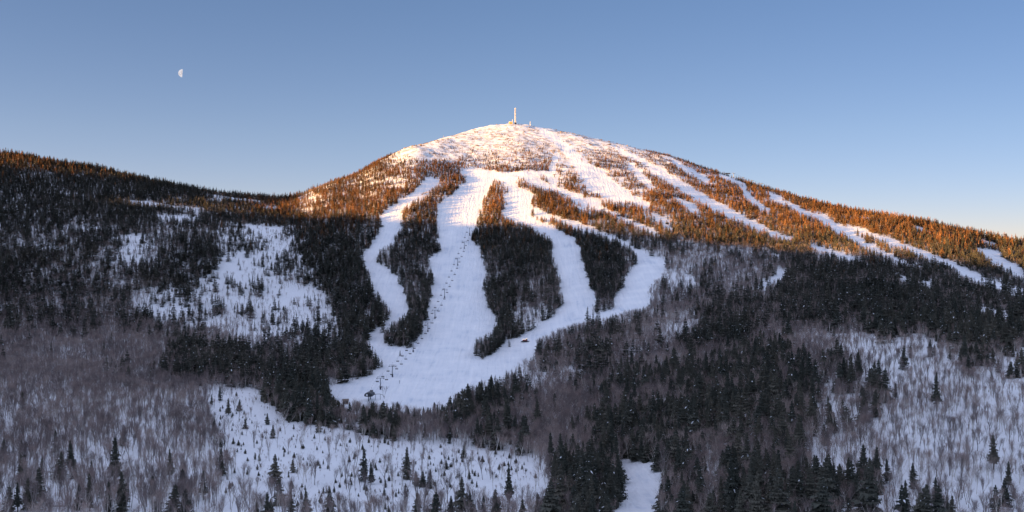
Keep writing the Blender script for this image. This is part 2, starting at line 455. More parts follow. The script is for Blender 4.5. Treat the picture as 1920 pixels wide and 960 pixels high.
RUN_LABELS = {
 'left': 'narrow winding ski run left of the wide chairlift run', 'main': 'wide ski run carrying the chairlift down the middle of the mountain',
 'centre right': 'ski run curving down just right of the middle stand of trees', 'far right': 'ski run widening into a snowy bowl right of the tapering tree stand',
 'upper traverse': 'thin run slanting down right through the sunlit forest', 'stub': 'short snow patch ending in the sunlit trees',
 'summit': 'broad sunlit run falling right from the bare summit', 'summit stub': 'small snow chute below the bare dome',
 'shoulder': 'long straight run slanting down the right shoulder', 'shoulder gully': 'short gully left of the long shoulder run',
 'mid gully': 'short snow strip in the sunlit forest below the shoulder run', 'ridge': 'run just under the right skyline ridge',
 'ridge chute': 'short chute dropping from the right ridge', 'east': 'long run slanting down the far right slope with a bend',
 'east fork': 'lowest long run reaching the right edge of the photo', 'east end': 'wide snow run cut by the right edge of the photo',
 'low cut': 'thin snow cut at the shadow edge on the right slope', 'low patch': 'tiny snow strip at the shadow edge', 'clear patch': 'small snow clearing in the shaded right forest',
 'sliver high': 'short thin snow strip near the right skyline', 'sliver east': 'thin snow strip above the wide run at the right edge', 'sliver edge': 'short thin strip joining the run at the right edge',
 'sliver low': 'thin broken snow strip in the shaded right forest', 'sliver lower': 'thin snow strip low in the shaded right forest', 'skyline strip': 'snow strip along the right skyline ridge', 'gully strip': 'faint snow gully beside the long shoulder run', 'forest strip': 'faint snow strip in the sunlit forest above the bowl',
 'long traverse': 'thin traverse line low at the right edge', 'road': 'snow covered clearing at the bottom edge between dark spruces', 'cross': 'level cat track joining the tops of the runs'}
for k, nm in enumerate(RUNS):
    s = rid == k
    if s.sum() < 2: continue
    o = mesh_np('ski_run' if nm != 'road' else 'snow_road', co, quads[s], M['groomed'])
    tag(o, RUN_LABELS[nm], kind='structure')
def ground(x, y): return float(land(np.array([x]), np.array([y]))[0])
def at(px, py):
    """world point of the land seen at a photo pixel"""
    d = np.arange(300, 2300, 1.0); x = (px-CX)/F*d
    z = land(x, d); k = np.nonzero(z >= (CY-py)/F*d)[0]
    dd = float(d[k[0]]) if len(k) else float(d[np.argmax(z/d)])
    xx = (px-CX)/F*dd
    return xx, dd, ground(xx, dd)
# ------------------------------------------------------------------ tree shapes
def spruce_mesh(name, seed, whorls, per, detail, snow, mats, slim=1.0, bare_low=.06, h=1.0):
    """height 10, base radius about 2; returns (crown mesh builder, trunk mesh builder)"""
    r = random.Random(seed); c = MB(); t = MB()
    HT = 10.0
    lean = [(r.uniform(-.12, .12), r.uniform(-.12, .12)) for _ in range(4)]
    def ax(z):
        k = z/HT; return lean[0][0]*math.sin(k*4+seed), lean[0][1]*math.cos(k*3+seed)
    t.tube([(ax(z)[0], ax(z)[1], z) for z in (-.8, 1.5, 4, 7, 9.7)], [.19, .16, .12, .07, .015], 5)
    lop = r.uniform(0, 6.28); amp = r.uniform(.05, .25)
    for i in range(whorls):
        k = (i+r.uniform(-.3, .3))/(whorls-1)
        k = min(max(k, 0), 1)
        z = HT*(bare_low+(1-bare_low)*k**.92)*.985
        R = 2.0*slim*((1-k)**.80*.96+.035)*r.uniform(.62, 1.22)
        if k < .12: R *= .8+k*1.6
        ox, oy = ax(z)
        a0 = r.uniform(0, 6.28)
        for j in range(per):
            if r.random() < .10: continue
            a = a0+2*math.pi*(j+r.uniform(-.3, .3))/per
            L = R*r.uniform(.55, 1.3)*(1+amp*math.cos(a-lop))
            ca, sa = math.cos(a), math.sin(a)
            w = L*.30+.07
            droop = r.uniform(.16, .42)*L
            up = .10*L if k < .5 else .30*L*(k-.3)
            def P(d, s, dz): return (ox+ca*d-sa*s, oy+sa*d+ca*s, z+dz)
            zm = up-.10*L; zt = up-droop
            if detail:
                # a drooping spray: ragged blade with hanging fingers
                c.face([P(.02*L, -.05, up*.3), P(.5*L, -w, zm), P(.5*L, 0, zm+.08*L), P(.02*L, .05, up*.3)])
                c.face([P(.02*L, .05, up*.3), P(.5*L, 0, zm+.08*L), P(.5*L, w, zm), ])
                c.face([P(.45*L, -w, zm), P(.78*L, -w*.75, zt+.02), P(.72*L, 0, zm-.02*L)])
                c.face([P(.45*L, w, zm), P(.72*L, 0, zm-.02*L), P(.80*L, w*.8, zt+.02)])
                c.face([P(.55*L, -w*.4, zm), P(L, r.uniform(-.1, .1), zt), P(.55*L, w*.4, zm)])
                for q in range(3):
                    d = r.uniform(.3, .9)*L; s_ = r.uniform(-.8, .8)*w
                    c.face([P(d-.14, s_, zm), P(d+.14, s_, zm), P(d, s_*1.1, zm-r.uniform(.25, .55))])
                    d = r.uniform(.3, .8)*L
                    c.face([P(d, s_-.15, zm), P(d, s_+.15, zm), P(d+.05, s_, zm-r.uniform(.25, .6))])
            else:
                c.face([P(.0, 0, up*.3), P(.55*L, -w*1.15, zm), P(L, 0, zt), P(.55*L, w*1.15, zm)])
                c.face([P(.1*L, 0, up*.3), P(.9*L, 0, zt+.1), P(.5*L, 0, zm-.55)])
            if snow and r.random() < snow:
                s_ = r.uniform(.2, .5)
                c.face([P(.30*L, -w*.5*s_, zm+.16*L+.05), P(.62*L, -w*.8*s_, zm+.03), P(.85*L, 0, zt+.13), P(.62*L, w*.8*s_, zm+.04), P(.30*L, w*.4, zm+.16*L+.05)], 1)
    # leading shoot
    c.tube([(ax(9.6)[0], ax(9.6)[1], 9.3), (ax(9.6)[0], ax(9.6)[1], 10.25)], [.10, .01], 3, 0, False)
    return c, t

def bare_mesh(seed, near, shape='round'):
    """leafless hardwood, height 10; returns (crown of twigs, trunk and limbs)"""
    r = random.Random(seed); c = MB(); t = MB()
    forks = r.random() < .45
    tops = []
    def limb(p, d, L, rad, lvl):
        segs = 3 if near else 2
        pts = [p]; rr = [rad]
        for s in range(segs):
            d = (d+Vector((r.uniform(-.16, .16), r.uniform(-.16, .16), .10 if lvl else 0))).normalized()
            p = p+d*(L/segs); pts.append(p); rr.append(rad*(1-.28*(s+1)*(2/segs)**.5) if s < segs-1 else rad*.45)
        t.tube(pts, rr, 3 if lvl else 5, 0, False)
        return pts, d
    def twigs(p, d, L, n, wd):
        for _ in range(n):
            q = (d+Vector((r.gauss(0, .42), r.gauss(0, .42), r.gauss(.18, .35)))).normalized()
            e = p+q*L*r.uniform(.55, 1.15)
            s = q.cross(Vector((r.uniform(-1, 1), r.uniform(-1, 1), r.uniform(-1, 1)))).normalized()*wd
            m = p.lerp(e, .5)+Vector((r.uniform(-.08, .08), r.uniform(-.08, .08), 0))*L
            c.face([p-s, p+s, m+s*.8, m-s*.8]) if near else None
            c.face([(m if near else p)-s*.8, (m if near else p)+s*.8, e])
            if near:
                for _k in range(2):
                    a = p.lerp(e, r.uniform(.35, .85)); q2 = (q+Vector((r.gauss(0, .5), r.gauss(0, .5), r.gauss(.1, .3)))).normalized()
                    s2 = q2.cross(Vector((r.uniform(-1, 1), r.uniform(-1, 1), .3))).normalized()*wd*.7
                    c.face([a-s2, a+s2, a+q2*L*r.uniform(.3, .6)])
    base = Vector((0, 0, -.6))
    stems = r.choice([1, 1, 1, 2, 3]) if forks else 1
    spread = {'round': .50, 'tall': .26, 'wide': .75}[shape]
    for s in range(stems):
        a = r.uniform(0, 6.28)
        d = Vector((math.cos(a)*.16*(stems > 1), math.sin(a)*.16*(stems > 1), 1)).normalized()
        tl = r.uniform(6.0, 7.5)
        pts, dd = limb(base, d, tl, .15 if near else .13, 0)
        tr = t.v
        nl = r.randint(6, 9) if near else r.randint(4, 6)
        for i in range(nl):
            k = .38+.60*(i+r.random())/nl
            f = k*(len(pts)-1); i0 = min(int(f), len(pts)-2); p = pts[i0].lerp(pts[i0+1], f-i0)
            a = i*2.4+r.uniform(-.5, .5)
            sp = spread*r.uniform(.6, 1.25)
            d2 = Vector((math.cos(a)*sp, math.sin(a)*sp, 1)).normalized()
            L = (10.0-p.z)*r.uniform(.55, .85)
            if near:
                lp, ld = limb(p, d2, L*.8, .065, 1)
                for q in (0, 1, 2, 3):
                    kq = [.45, .7, .9, 1][q]
                    f2 = kq*(len(lp)-1); j0 = min(int(f2), len(lp)-2); pp = lp[j0].lerp(lp[j0+1], f2-j0)
                    twigs(pp, ld, L*.42, 3, .019)
            else:
                lp, ld = limb(p, d2, L*.7, .05, 1)
                twigs(lp[1], ld, L*.5, 6, .045); twigs(lp[-1], ld, L*.5, 6, .045)
        twigs(pts[-1], dd, 10.2-pts[-1].z, 7, .024 if near else .05)
    return c, t

def scrub_mesh(seed):
    r = random.Random(seed); c = MB()
    for _ in range(16):
        a = r.uniform(0, 6.28); d = r.uniform(0, .8); x, y = math.cos(a)*d, math.sin(a)*d
        hh = r.uniform(.35, 1.0)*(1-.5*d); w_ = r.uniform(.18, .4); b = r.uniform(0, 3.14)
        c.face([(x-math.cos(b)*w_, y-math.sin(b)*w_, -.15), (x+math.cos(b)*w_, y+math.sin(b)*w_, -.15), (x+r.uniform(-.2, .2), y+r.uniform(-.2, .2), hh)])
    return c

def merged(name, parts, mats):
    m_ = MB()
    for mb, off in parts:
        n = len(m_.v); m_.v += mb.v; m_.f += [tuple(i+n for i in f) for f in mb.f]; m_.m += [i+off for i in mb.m]
    return m_.mesh(name, mats)

# ------------------------------------------------------------------ what grows where: px, py, spruce, hardwood (share of full cover)
CTRL = [
 (0,320,1,.0),(150,340,1,.0),(300,370,1,.0),(440,385,1,.0),(80,400,1,.1),(220,400,.85,.1),(350,410,.55,.1),(60,470,.7,.5),(200,450,.7,.4),(120,430,.55,.2),(300,450,.5,.35),
 (450,400,.9,.0),(560,395,1,.0),(640,380,.95,0),(680,345,1,0),(620,350,1,0),(700,320,.9,0),(760,335,.8,0),(800,310,.7,0),
 (30,540,.6,.6),(120,560,.25,.9),(200,560,.1,1),(60,610,.35,.8),(180,610,.15,1),(220,520,.4,.8),(300,500,.8,.3),(340,470,.8,.3),
 (30,680,.05,.75),(150,680,.08,.75),(260,670,.1,.8),(60,740,.02,.55),(200,740,.03,.6),(320,740,.03,.6),(100,800,.03,.55),(250,800,.03,.55),(370,800,.03,.4),
 (20,850,.10,.55),(150,860,.07,.5),(300,850,.04,.4),(380,900,.10,.3),(30,930,.12,.4),(180,930,.12,.3),(330,930,.10,.3),
 (400,690,.95,.2),(350,680,.9,.3),(450,700,.9,.3),(320,640,.3,.9),(420,645,.1,1),(520,680,.4,.7),(570,690,.8,.4),(640,680,.8,.4),(690,675,.6,.4),(620,700,.5,.7),
 (600,430,.8,.3),(660,450,.75,.4),(640,500,.8,.4),(640,560,.7,.6),(690,600,.7,.5),(560,440,.6,.3),(450,440,.7,.3),(400,480,.7,.4),(500,480,.8,.2),(600,530,.9,.2),
 (330,560,.5,.2),(450,560,.6,.1),(420,510,.7,.3),(540,500,.8,.3),(550,570,.6,.1),(350,600,.4,.2),(500,620,.45,.3),(600,640,.5,.2),
 (785,400,1,.1),(780,460,.8,.4),(760,490,.3,.8),(790,530,.5,.7),(780,590,.7,.5),(750,625,.9,.2),
 (925,370,1,0),(920,420,1,0),(950,450,1,.1),(980,480,1,.1),(920,500,.4,.8),(960,530,.5,.5),(930,560,.9,.3),(1010,530,.4,.8),(1000,560,.15,.7),(960,590,.8,.1),(910,655,1,0),
 (1010,370,1,0),(1050,390,1,0),(1100,410,.9,.2),(1150,430,.7,.5),(1050,420,1,.1),(1120,460,.9,.4),(1140,500,.6,.7),(1120,540,.8,.3),(1120,580,.5,.5),
 (1140,385,1,0),(1180,400,.9,.1),(1220,380,.9,.2),(1270,400,.7,.5),(1300,420,.7,.4),(1330,390,.9,.1),(1380,430,.7,.4),(1300,360,1,0),(1350,360,1,0),(1420,390,.9,.2),(1480,420,.7,.5),(1540,440,.7,.5),(1500,380,1,0),
 (1600,410,.8,.3),(1680,430,.8,.4),(1750,450,.7,.5),(1650,470,.6,.7),(1780,480,.7,.5),(1850,490,.7,.5),(1850,455,1,.1),(1910,475,.8,.3),
 (1190,450,.4,.9),(1250,460,.5,.8),(1300,480,.3,.9),(1270,510,.3,.9),(1350,520,.25,1),(1380,480,.4,.9),(1450,490,.5,.8),(1230,560,.3,.8),(1200,600,.3,.9),(1300,560,.5,.8),(1400,550,.5,.7),
 (1550,500,.6,.6),(1650,510,.5,.7),(1500,540,.8,.4),(1600,560,.8,.3),(1700,570,.8,.4),(1800,540,.5,.7),(1880,580,.6,.6),(1850,620,.8,.5),(1760,620,.9,.3),(1650,600,.9,.3),(1550,600,.7,.5),(1450,590,.7,.5),
 (1080,640,.3,.9),(1020,690,.5,.8),(1060,720,.4,.9),(1120,660,.6,.7),(1130,710,.6,.7),(1180,680,.4,.9),(1230,660,.3,.9),(1300,660,.6,.6),(1360,640,.8,.4),
 (980,740,.3,.9),(930,740,.7,.5),(1000,780,.2,.9),(1060,790,.15,1),(1120,790,.3,.9),(1030,840,.15,.9),(1100,850,.4,.7),(960,790,.6,.7),
 (1280,720,.8,.4),(1350,720,.95,.2),(1420,700,.95,.2),(1280,790,.8,.4),(1350,790,.9,.2),(1430,780,.8,.4),(1500,780,.6,.6),(1200,760,.5,.7),(1220,820,.8,.4),(1170,830,.8,.4),
 (1500,680,.2,.8),(1480,640,.4,.8),(1540,660,.1,.8),(1560,730,.3,.7),(1500,730,.7,.5),(1580,760,.4,.6),
 (1600,660,.02,.40),(1700,660,.03,.40),(1780,680,.03,.45),(1880,700,.2,.6),(1860,660,.7,.5),(1700,720,.02,.55),(1800,750,.02,.55),(1900,760,.02,.5),(1700,800,.02,.5),(1850,830,.02,.5),(1900,900,.05,.45),(1640,760,.35,.55),
 (1300,850,.5,.7),(1380,860,.5,.7),(1250,900,.8,.4),(1320,930,.4,.7),(1400,930,.7,.6),(1480,860,.3,.8),(1500,930,.7,.5),(1600,860,.05,.6),(1600,930,.4,.5),(1700,920,.15,.5),(1780,900,.03,.5),(1880,945,.2,.4),(1560,900,.3,.6),
 (1140,900,.9,.2),(1120,940,.95,.2),(1060,900,.5,.6),(1050,950,.6,.5),(980,900,.08,.45),(960,940,.08,.35),(1000,950,.2,.4),
 (620,760,.95,.3),(560,740,.8,.4),(520,720,.7,.5),(700,775,.95,.3),(780,785,.95,.4),(860,790,.9,.4),(700,800,.5,.6),(800,820,.3,.6),(900,820,.4,.7),(860,750,.6,.6),(640,790,.5,.4),
 (450,760,.1,.15),(420,800,.05,.2),(480,850,.06,.10),(600,850,.06,.08),(700,880,.08,.10),(550,920,.07,.06),(650,930,.06,.06),(800,880,.10,.16),(880,900,.10,.22),(780,930,.08,.14),(450,930,.07,.14),
 (860,300,.45,0),(900,305,.4,0),(980,300,.35,0),(1000,312,.7,0),(870,312,.8,0),(830,320,.9,0),(1100,330,.5,0),(1150,320,.8,0),(1130,300,.6,0),(1190,300,.6,0),(1080,300,.3,0),(1210,310,.7,0),(900,265,.02,0),(1100,275,.1,0),(1200,330,.5,0),(1150,350,.4,0),(1250,300,.9,0),(1230,340,.8,0),(1190,280,.3,0),(800,285,.03,0),(1050,310,.2,0),(960,325,.6,0),
 (1280,320,.8,0),(1400,370,1,0),(1600,395,1,0),(1750,420,1,0),
]
CT = np.array(CTRL, float)
def cover(px, py):
    ds = np.zeros_like(px); dh = np.zeros_like(px)
    for s in range(0, len(px), 20000):
        a = px[s:s+20000, None]; b = py[s:s+20000, None]
        d2 = (a-CT[None, :, 0])**2+((b-CT[None, :, 1])*1.7)**2
        wgt = 1/(d2+250)**1.9
        wgt /= wgt.sum(1, keepdims=True)
        ds[s:s+20000] = wgt@CT[:, 2]; dh[s:s+20000] = wgt@CT[:, 3]
    return ds, dh

# ------------------------------------------------------------------ scatter
CELL = 3.1
gx = np.arange(-1180, 1080, CELL); gy = np.arange(345, 2140, CELL)
GX, GY = np.meshgrid(gx, gy, indexing='ij')
x = (GX+rng.uniform(-.48, .48, GX.shape)*CELL).ravel(); y = (GY+rng.uniform(-.48, .48, GX.shape)*CELL).ravel()
u = x/y
k = (u > -.66) & (u < .575)
x = x[k]; y = y[k]
z = land(x, y)
px, py = project(x, y, z)
k = (py < 1010); x, y, z, px, py = x[k], y[k], z[k], px[k], py[k]
# drop the far slopes behind the skyline
skyl = pchip(SKX, SKY_, px)
zt_arg = DG[(ZT/DG[None, :]).argmax(1)]
ds_ = np.interp(px, PXG, zt_arg)
k = y < ds_+35; x, y, z, px, py = [a[k] for a in (x, y, z, px, py)]
jx = px+9*fbm(x/16, y/16, 77, 3); jy = py+3.2*fbm(x/16, y/16, 78, 3)
wx_ = 46*fbm(x/70, y/70, 71, 3); wy_ = 26*fbm(x/70, y/70, 72, 3)
isl_ = (px > 700) & (px < 1200) & (py > 330) & (py < 690)
wx_ = np.where(isl_, .25*wx_, wx_); wy_ = np.where(isl_, .25*wy_, wy_)
ds, dh = cover(np.clip(px+wx_, -20, 1940), py+wy_)
dh = np.where(z < 100, np.maximum(dh, .42), dh)
openw = (px > 1540) & (py > 630) & (py < 860) | (px < 400) & (py > 720)
ds = np.where(openw | (z > 100), ds, np.maximum(ds, .12))
clr = look(CLR, jx, jy, 1.0)
# tree height by altitude, in metres
hs = np.interp(z, [-110, -60, 0, 60, 120, 170, 215, 260], [13.0, 11.5, 9.5, 8.0, 6.0, 4.0, 2.2, 1.2])
hs = np.where(x < -330, np.maximum(hs, 7.6), hs)
hs = hs*(1+.16*fbm(x/60, y/60, 3, 3))
def on_run(hh, f=.8):
    ph = hh*F/y*np.where((px > 1030) & (py < 520), .40, 1.0)
    up_ = py < 470
    a = (look(RUN_ID, jx, jy-.5, -1) >= 0) & (look(RUN_ID, jx, jy+np.where(up_ & (px > 1030), 3.6, 0), -1) >= 0)
    b = look(RUN_ID, jx, jy-f*ph, -1) >= 0
    c = look(RUN_ID, jx, jy-.4*ph, -1) >= 0
    return a, b, c
g1 = fbm(x/34, y/34, 11, 4); g2 = fbm(x/11, y/11, 12, 3)
patch = fbm(x/75, y/75, 13, 4)
area = CELL*CELL
rnd = rng.random(len(x)); rnd2 = rng.random(len(x)); rnd3 = rng.random(len(x))
# probability of a stem in the cell: small high trees stand closer together
full_s = np.clip(.74+(10-hs)*.05, .6, .98)
ps = full_s*smooth(-.75, 1.0, (ds*2-1)*1.0+.85*g1+.65*g2+.12)*np.clip(ds*1.6, 0, 1)
ps = np.where(ds > .85, np.maximum(ps, full_s*smooth(-1.0, .15, patch+g2*.8)*.86), ps)
ph_ = np.where(z < 90, 1.0, .5)*dh**1.3*np.clip(.80+.9*patch+.6*g2, .08, 1.25)*np.where(y < 760, .80, 1.0)
phf = (px > 700) & (px < 1200) & (py > 430) & (py < 640)
ph_ = np.where(phf & (z < 60), np.maximum(ph_, .92*np.clip(1.1+1.2*g1, .3, 1)), ph_); ps = np.where(phf & (z < 60), np.maximum(ps, .40*full_s), ps)
sc_ = (dh < .62) & (ds < .3)     # thin open hardwoods
hi = z > 205
clump = np.where((clr < .5) & (py < 740), np.clip(.75+2.4*(g1+.5*patch+.05), .2, 3.0), 1.0)
lf_ = smooth(470, 380, px)*smooth(395, 440, py)*smooth(800, 640, py)*(clr > .6)
ph_ = np.clip(ph_*(1+1.3*lf_)+.25*lf_, 0, .97); ps = np.maximum(ps, .42*lf_*smooth(660, 560, py)*np.clip(1+1.2*g2, .2, 1.6))
ll_ = smooth(430, 380, px)*smooth(740, 800, py)
ph_ = ph_*(1+.35*ll_)
md_ = smooth(960, 1060, px)*smooth(1560, 1440, px)*smooth(560, 600, py)*smooth(900, 840, py)
ph_ = np.clip(ph_*(1+.6*md_)+.22*md_, 0, .97)
ps = ps*(1-.22*md_*smooth(-.1, .5, g2))
m2_ = smooth(1170, 1230, px)*smooth(430, 470, py)*smooth(650, 600, py)
ps = ps*(1-.45*m2_*smooth(-.5, .3, fbm(x/30, y/30, 201, 3))); ph_ = np.where(m2_ > .3, np.maximum(ph_, .72*m2_), ph_)
m3_ = smooth(1180, 1240, px)*smooth(1560, 1500, px)*smooth(620, 660, py)
m4_ = smooth(300, 330, px)*smooth(1020, 960, px)*smooth(630, 650, py)*smooth(860, 830, py)*(clr > .6)
mm_ = np.maximum(m3_, m4_)
ps = ps*(1-.38*mm_*smooth(-.4, .4, fbm(x/24, y/24, 211, 3))); ph_ = np.where(mm_ > .3, np.maximum(ph_, .60*mm_), ph_)
lh_ = smooth(540, 470, px)*smooth(400, 350, py)
ps = np.maximum(ps, .92*lh_)
lq_ = smooth(560, 500, px)*smooth(400, 430, py)*smooth(620, 590, py)*(clr > .6)
ps = ps*(1-.32*lq_*smooth(-.4, .4, fbm(x/22, y/22, 221, 3)))
rw_ = smooth(1500, 1560, px)*smooth(780, 700, py)*smooth(600, 640, py)
ph_ = ph_*(1+.35*rw_)*(1+.5*smooth(1540, 1600, px)*smooth(650, 700, py))
ps = np.clip(ps*clr*clump, 0, .9); ph_ = ph_*np.clip(clr*1.2, 0, 1)
open_ = clr < .5
is_s = rnd < ps
is_h = (~is_s) & (rnd2 < ph_)
gap2 = (z > 40) & (fbm(x/46, y/16, 61, 4) > .16) & (((px < 760) & (px > 560) & (py < 400)) | ((px > 1100) & (py < 470)))
is_s &= ~(gap2 & (rnd3 < .7)); is_h |= gap2 & ~is_s & (rnd3 < .30) & (z < 150)
is_s2h = is_s & (z > 25) & (z < 140) & (rnd3 > .80); is_h |= is_s2h; is_s &= ~is_s2h
# left hill gaps where snow shows through
gap = (px < 520) & (py > 355) & (py < 500) & (fbm(x/42, y/30, 91, 4) > .27+.3*smooth(300, 60, px))
gap &= py > 365
is_s &= ~(gap & (rnd3 < .82)); is_h &= ~(gap & (rnd3 < .6))
size_s = np.clip(rng.lognormal(-.04, .34, len(x)), .35, 1.7)
young = open_ & (rng.random(len(x)) < np.where((py > 740), .90, .30))
size_s = np.where(young, size_s*rng.uniform(.14, .42, len(x)), size_s)
size_s = np.where(open_ & ~young, size_s*.9, size_s)
# the open clearing near the camera gets a sprinkling of seedlings
seed_ = open_ & (py > 735) & ~is_s & ~is_h & (rng.random(len(x)) < .10*np.clip(.8+1.5*g1, .1, 2))
brush_ = open_ & (py > 700) & ~is_s & ~is_h & ~seed_ & (rng.random(len(x)) < .085*np.clip(1+2*g2+patch, .1, 3)); is_h |= brush_
size_s = np.where(seed_, rng.uniform(.08, .26, len(x)), size_s); is_s |= seed_; young |= seed_
hsp = hs*size_s*1.05
hhw = np.interp(z, [-110, -60, 0, 80, 150], [12.0, 11.0, 8.5, 6.5, 4.5])*rng.uniform(.62, 1.28, len(x))
hhw = hhw*np.interp(px, [1500, 1650], [1, .82])
hhw = np.where(brush_, rng.uniform(1.6, 4.5, len(x)), hhw)
a, b, c = on_run(hsp, .85); a2, b2, c2 = on_run(hhw, .75)
is_s &= ~(a | b | c); is_h &= ~(a2 | b2 | c2)
is_s &= ~((px > 720) & (px < 1100) & (py < 262)) 
is_s &= ~((z > 255))
# trees that stand out one by one in the photograph: base pixel, height in pixels, kind
SOLO_S = [(8,868,44),(40,870,45),(112,897,50),(17,962,52),(33,960,56),(52,958,62),(64,957,50),(145,957,50),(168,958,72),(203,960,58),(228,958,74),(190,935,34),(285,930,38),(295,966,46),(342,927,48),(325,964,56),(346,966,50),(382,938,56),(318,901,60),(228,837,30),(403,834,22),(413,839,22),(397,760,22),(412,752,28),(428,778,32),(449,770,22),(460,804,18),(140,897,36),(478,862,14),
 (501,796,22),(512,822,26),(550,886,26),(516,907,56),(524,948,52),(546,966,44),(482,966,30),(507,967,32),(565,937,16),(601,944,15),(618,969,58),(683,903,62),(696,908,42),(763,899,62),(780,912,30),(792,913,30),(808,917,38),(781,968,48),(955,947,76),(880,900,22),(837,880,18),(720,930,16),(655,870,18),(740,850,14),(905,870,16),
 (1586,670,22),(1693,694,46),(1708,672,24),(1782,676,28),(1800,676,18),(1679,748,30),(1640,737,18),(1532,738,20),(1563,737,18),(1620,757,30),(1724,752,24),(1755,958,64),(1736,948,40),(1697,963,64),(1868,964,54),(1885,948,48),(1902,940,24),(1648,926,34),(1616,752,30),(1808,700,22),(1860,715,20),(750,668,12),(703,690,30),(710,690,24),(716,688,16),
 (1000,745,22),(1048,720,24),(955,650,16),(1220,640,16),(1258,560,20),(1272,548,18)]
SOLO_H = [(650,916,76),(505,865,50),(560,900,46),(575,905,44),(590,910,52),(583,893,48),(426,900,60),(455,935,52),(468,950,56),(432,965,66),(480,930,40),(655,938,46),(690,955,40),(738,955,44),(800,965,40),(840,945,70),(826,965,50),(860,960,46),(628,850,30),(700,848,38),(430,815,40),(500,830,30),(478,815,30),(520,840,44),(905,900,50),(925,920,44),(880,950,50),(990,960,50),(720,745,26),(1395,885,56),(1415,880,44),(1270,870,60),(1245,900,70),(1150,920,80),(1060,905,60),(770,850,50),(745,840,46),(535,815,60),(600,830,44)]
def add_solo(lst, sp):
    global x, y, z, px, py, ds, dh, clr, jx, jy, hs, hsp, hhw, is_s, is_h, young, open_, g1, g2, rnd, rnd3, a
    q = [at(min(t[0], 1915), t[1]) for t in lst]
    n = len(q); xn = np.array([t[0] for t in q]); yn = np.array([t[1] for t in q]); zn = np.array([t[2] for t in q])
    pxn, pyn = project(xn, yn, zn); hn = np.array([t[2]*d[1]/F for t, d in zip(lst, q)])
    # clear the ground round each of them
    for i in range(n):
        d2 = (x-xn[i])**2+(y-yn[i])**2; near_ = d2 < (1.5+hn[i]*.12)**2; is_s[near_] = False
        front = (np.abs(px-pxn[i]) < hn[i]*.16*F/yn[i]) & (py > pyn[i]) & (py < pyn[i]+14) & open_; is_s[front] = False
    ap = np.append
    x = ap(x, xn); y = ap(y, yn); z = ap(z, zn); px = ap(px, pxn); py = ap(py, pyn); clr = ap(clr, np.full(n, .1)); open_ = ap(open_, np.full(n, True))
    hsp = ap(hsp, hn if sp else np.full(n, 1.)); hhw = ap(hhw, np.full(n, 1.) if sp else hn)
    is_s = ap(is_s, np.full(n, sp)); is_h = ap(is_h, np.full(n, not sp)); young = ap(young, np.full(n, False)); rnd = ap(rnd, np.zeros(n)); a = ap(a, np.full(n, False))
add_solo(SOLO_S, True); add_solo(SOLO_H, False)
# keep the lift line, buildings and camera free
KEEP = []
for kp in ((648, 757, 4), (690, 757, 9), (719, 731, 5), (985, 641, 8), (958, 233, 10)):
    kx, ky, kz = at(kp[0], kp[1]); KEEP.append((kx, ky, kp[2]))

for (kx, ky, kr) in KEEP:
    d2 = (x-kx)**2+(y-ky)**2; is_s &= d2 > kr*kr; is_h &= d2 > kr*kr
# low scrub on the dome
dome = (z > 95) & (px > 640) & (px < 1330)
scn = fbm((x-.5*y)/30, y/26, 55, 5)*1.3
is_c = dome & ~is_s & ~a & (rng.random(len(x)) < np.clip((scn-.02)*2.6, .02, .85)*np.interp(z, [95, 150, 210, 280], [.7, .70, .28, .10])) & (px > 700)
print('TREES', is_s.sum(), is_h.sum(), is_c.sum(), young.sum())

def pick(sel, height, base, wvar=.2):
    i = np.nonzero(sel)[0]
    return i
# ------------------------------------------------------------------ prototypes
NEAR_S = []; FAR_S = []; LIT_S = []; NEAR_H = []; FAR_H = []; LIT_H = []; SCR = []
def proto(name, me):
    return bpy.data.objects.new(name, me)
spr_near = [spruce_mesh('s', 100+i, 21, 9, True, [.0, .03, .08, .18, .0, .05][i], None, slim=[1, .85, 1.1, .95, .75, 1.2][i], bare_low=[.05, .12, .06, .04, .22, .08][i]) for i in range(6)]
spr_bushy = [spruce_mesh('s', 140+i, 19, 10, True, .03, None, slim=1.45, bare_low=.03) for i in range(2)]
har_near = [bare_mesh(200+i, True, ['tall', 'tall', 'round', 'tall', 'wide', 'tall', 'tall'][i]) for i in range(7)]
spr_far = [spruce_mesh('s', 300+i, 15, 7, False, [0, .03, .07, .0, .04][i], None, slim=[1.05, .9, 1.2, 1.35, .8][i], bare_low=.03) for i in range(5)]
har_far = [bare_mesh(400+i, False, ['round', 'tall', 'round', 'tall', 'wide'][i]) for i in range(5)]
P_sn = [proto('spruce', merged('spruce', [(t_, 2), (c_, 0)], [M['needles'], M['snowcap'], M['trunk']])) for c_, t_ in spr_near+spr_bushy]
P_sf = [proto('spruce', merged('spruce', [(t_, 2), (c_, 0)], [M['needles'], M['snowcap'], M['trunk']])) for c_, t_ in spr_far]
P_sl = [proto('spruce', merged('spruce', [(t_, 2), (c_, 0)], [M['sunlit_needles'], M['snowcap'], M['trunk']])) for c_, t_ in spr_far]
P_hn = [proto('tree', merged('tree', [(t_, 1), (c_, 0)], [M['twigs'], M['birch'] if i in (1, 4, 5) else M['bark']])) for i, (c_, t_) in enumerate(har_near)]
P_hf = [proto('tree', merged('tree', [(t_, 1), (c_, 0)], [M['twigs'], M['birch'] if i == 1 else M['bark']])) for i, (c_, t_) in enumerate(har_far)]
P_hl = [proto('tree', merged('tree', [(t_, 1), (c_, 0)], [M['sunlit_twigs'], M['bark']])) for i, (c_, t_) in enumerate(har_far)]
P_sc = [proto('scrub', scrub_mesh(500+i).mesh('scrub', [M['scrub']])) for i in range(4)]

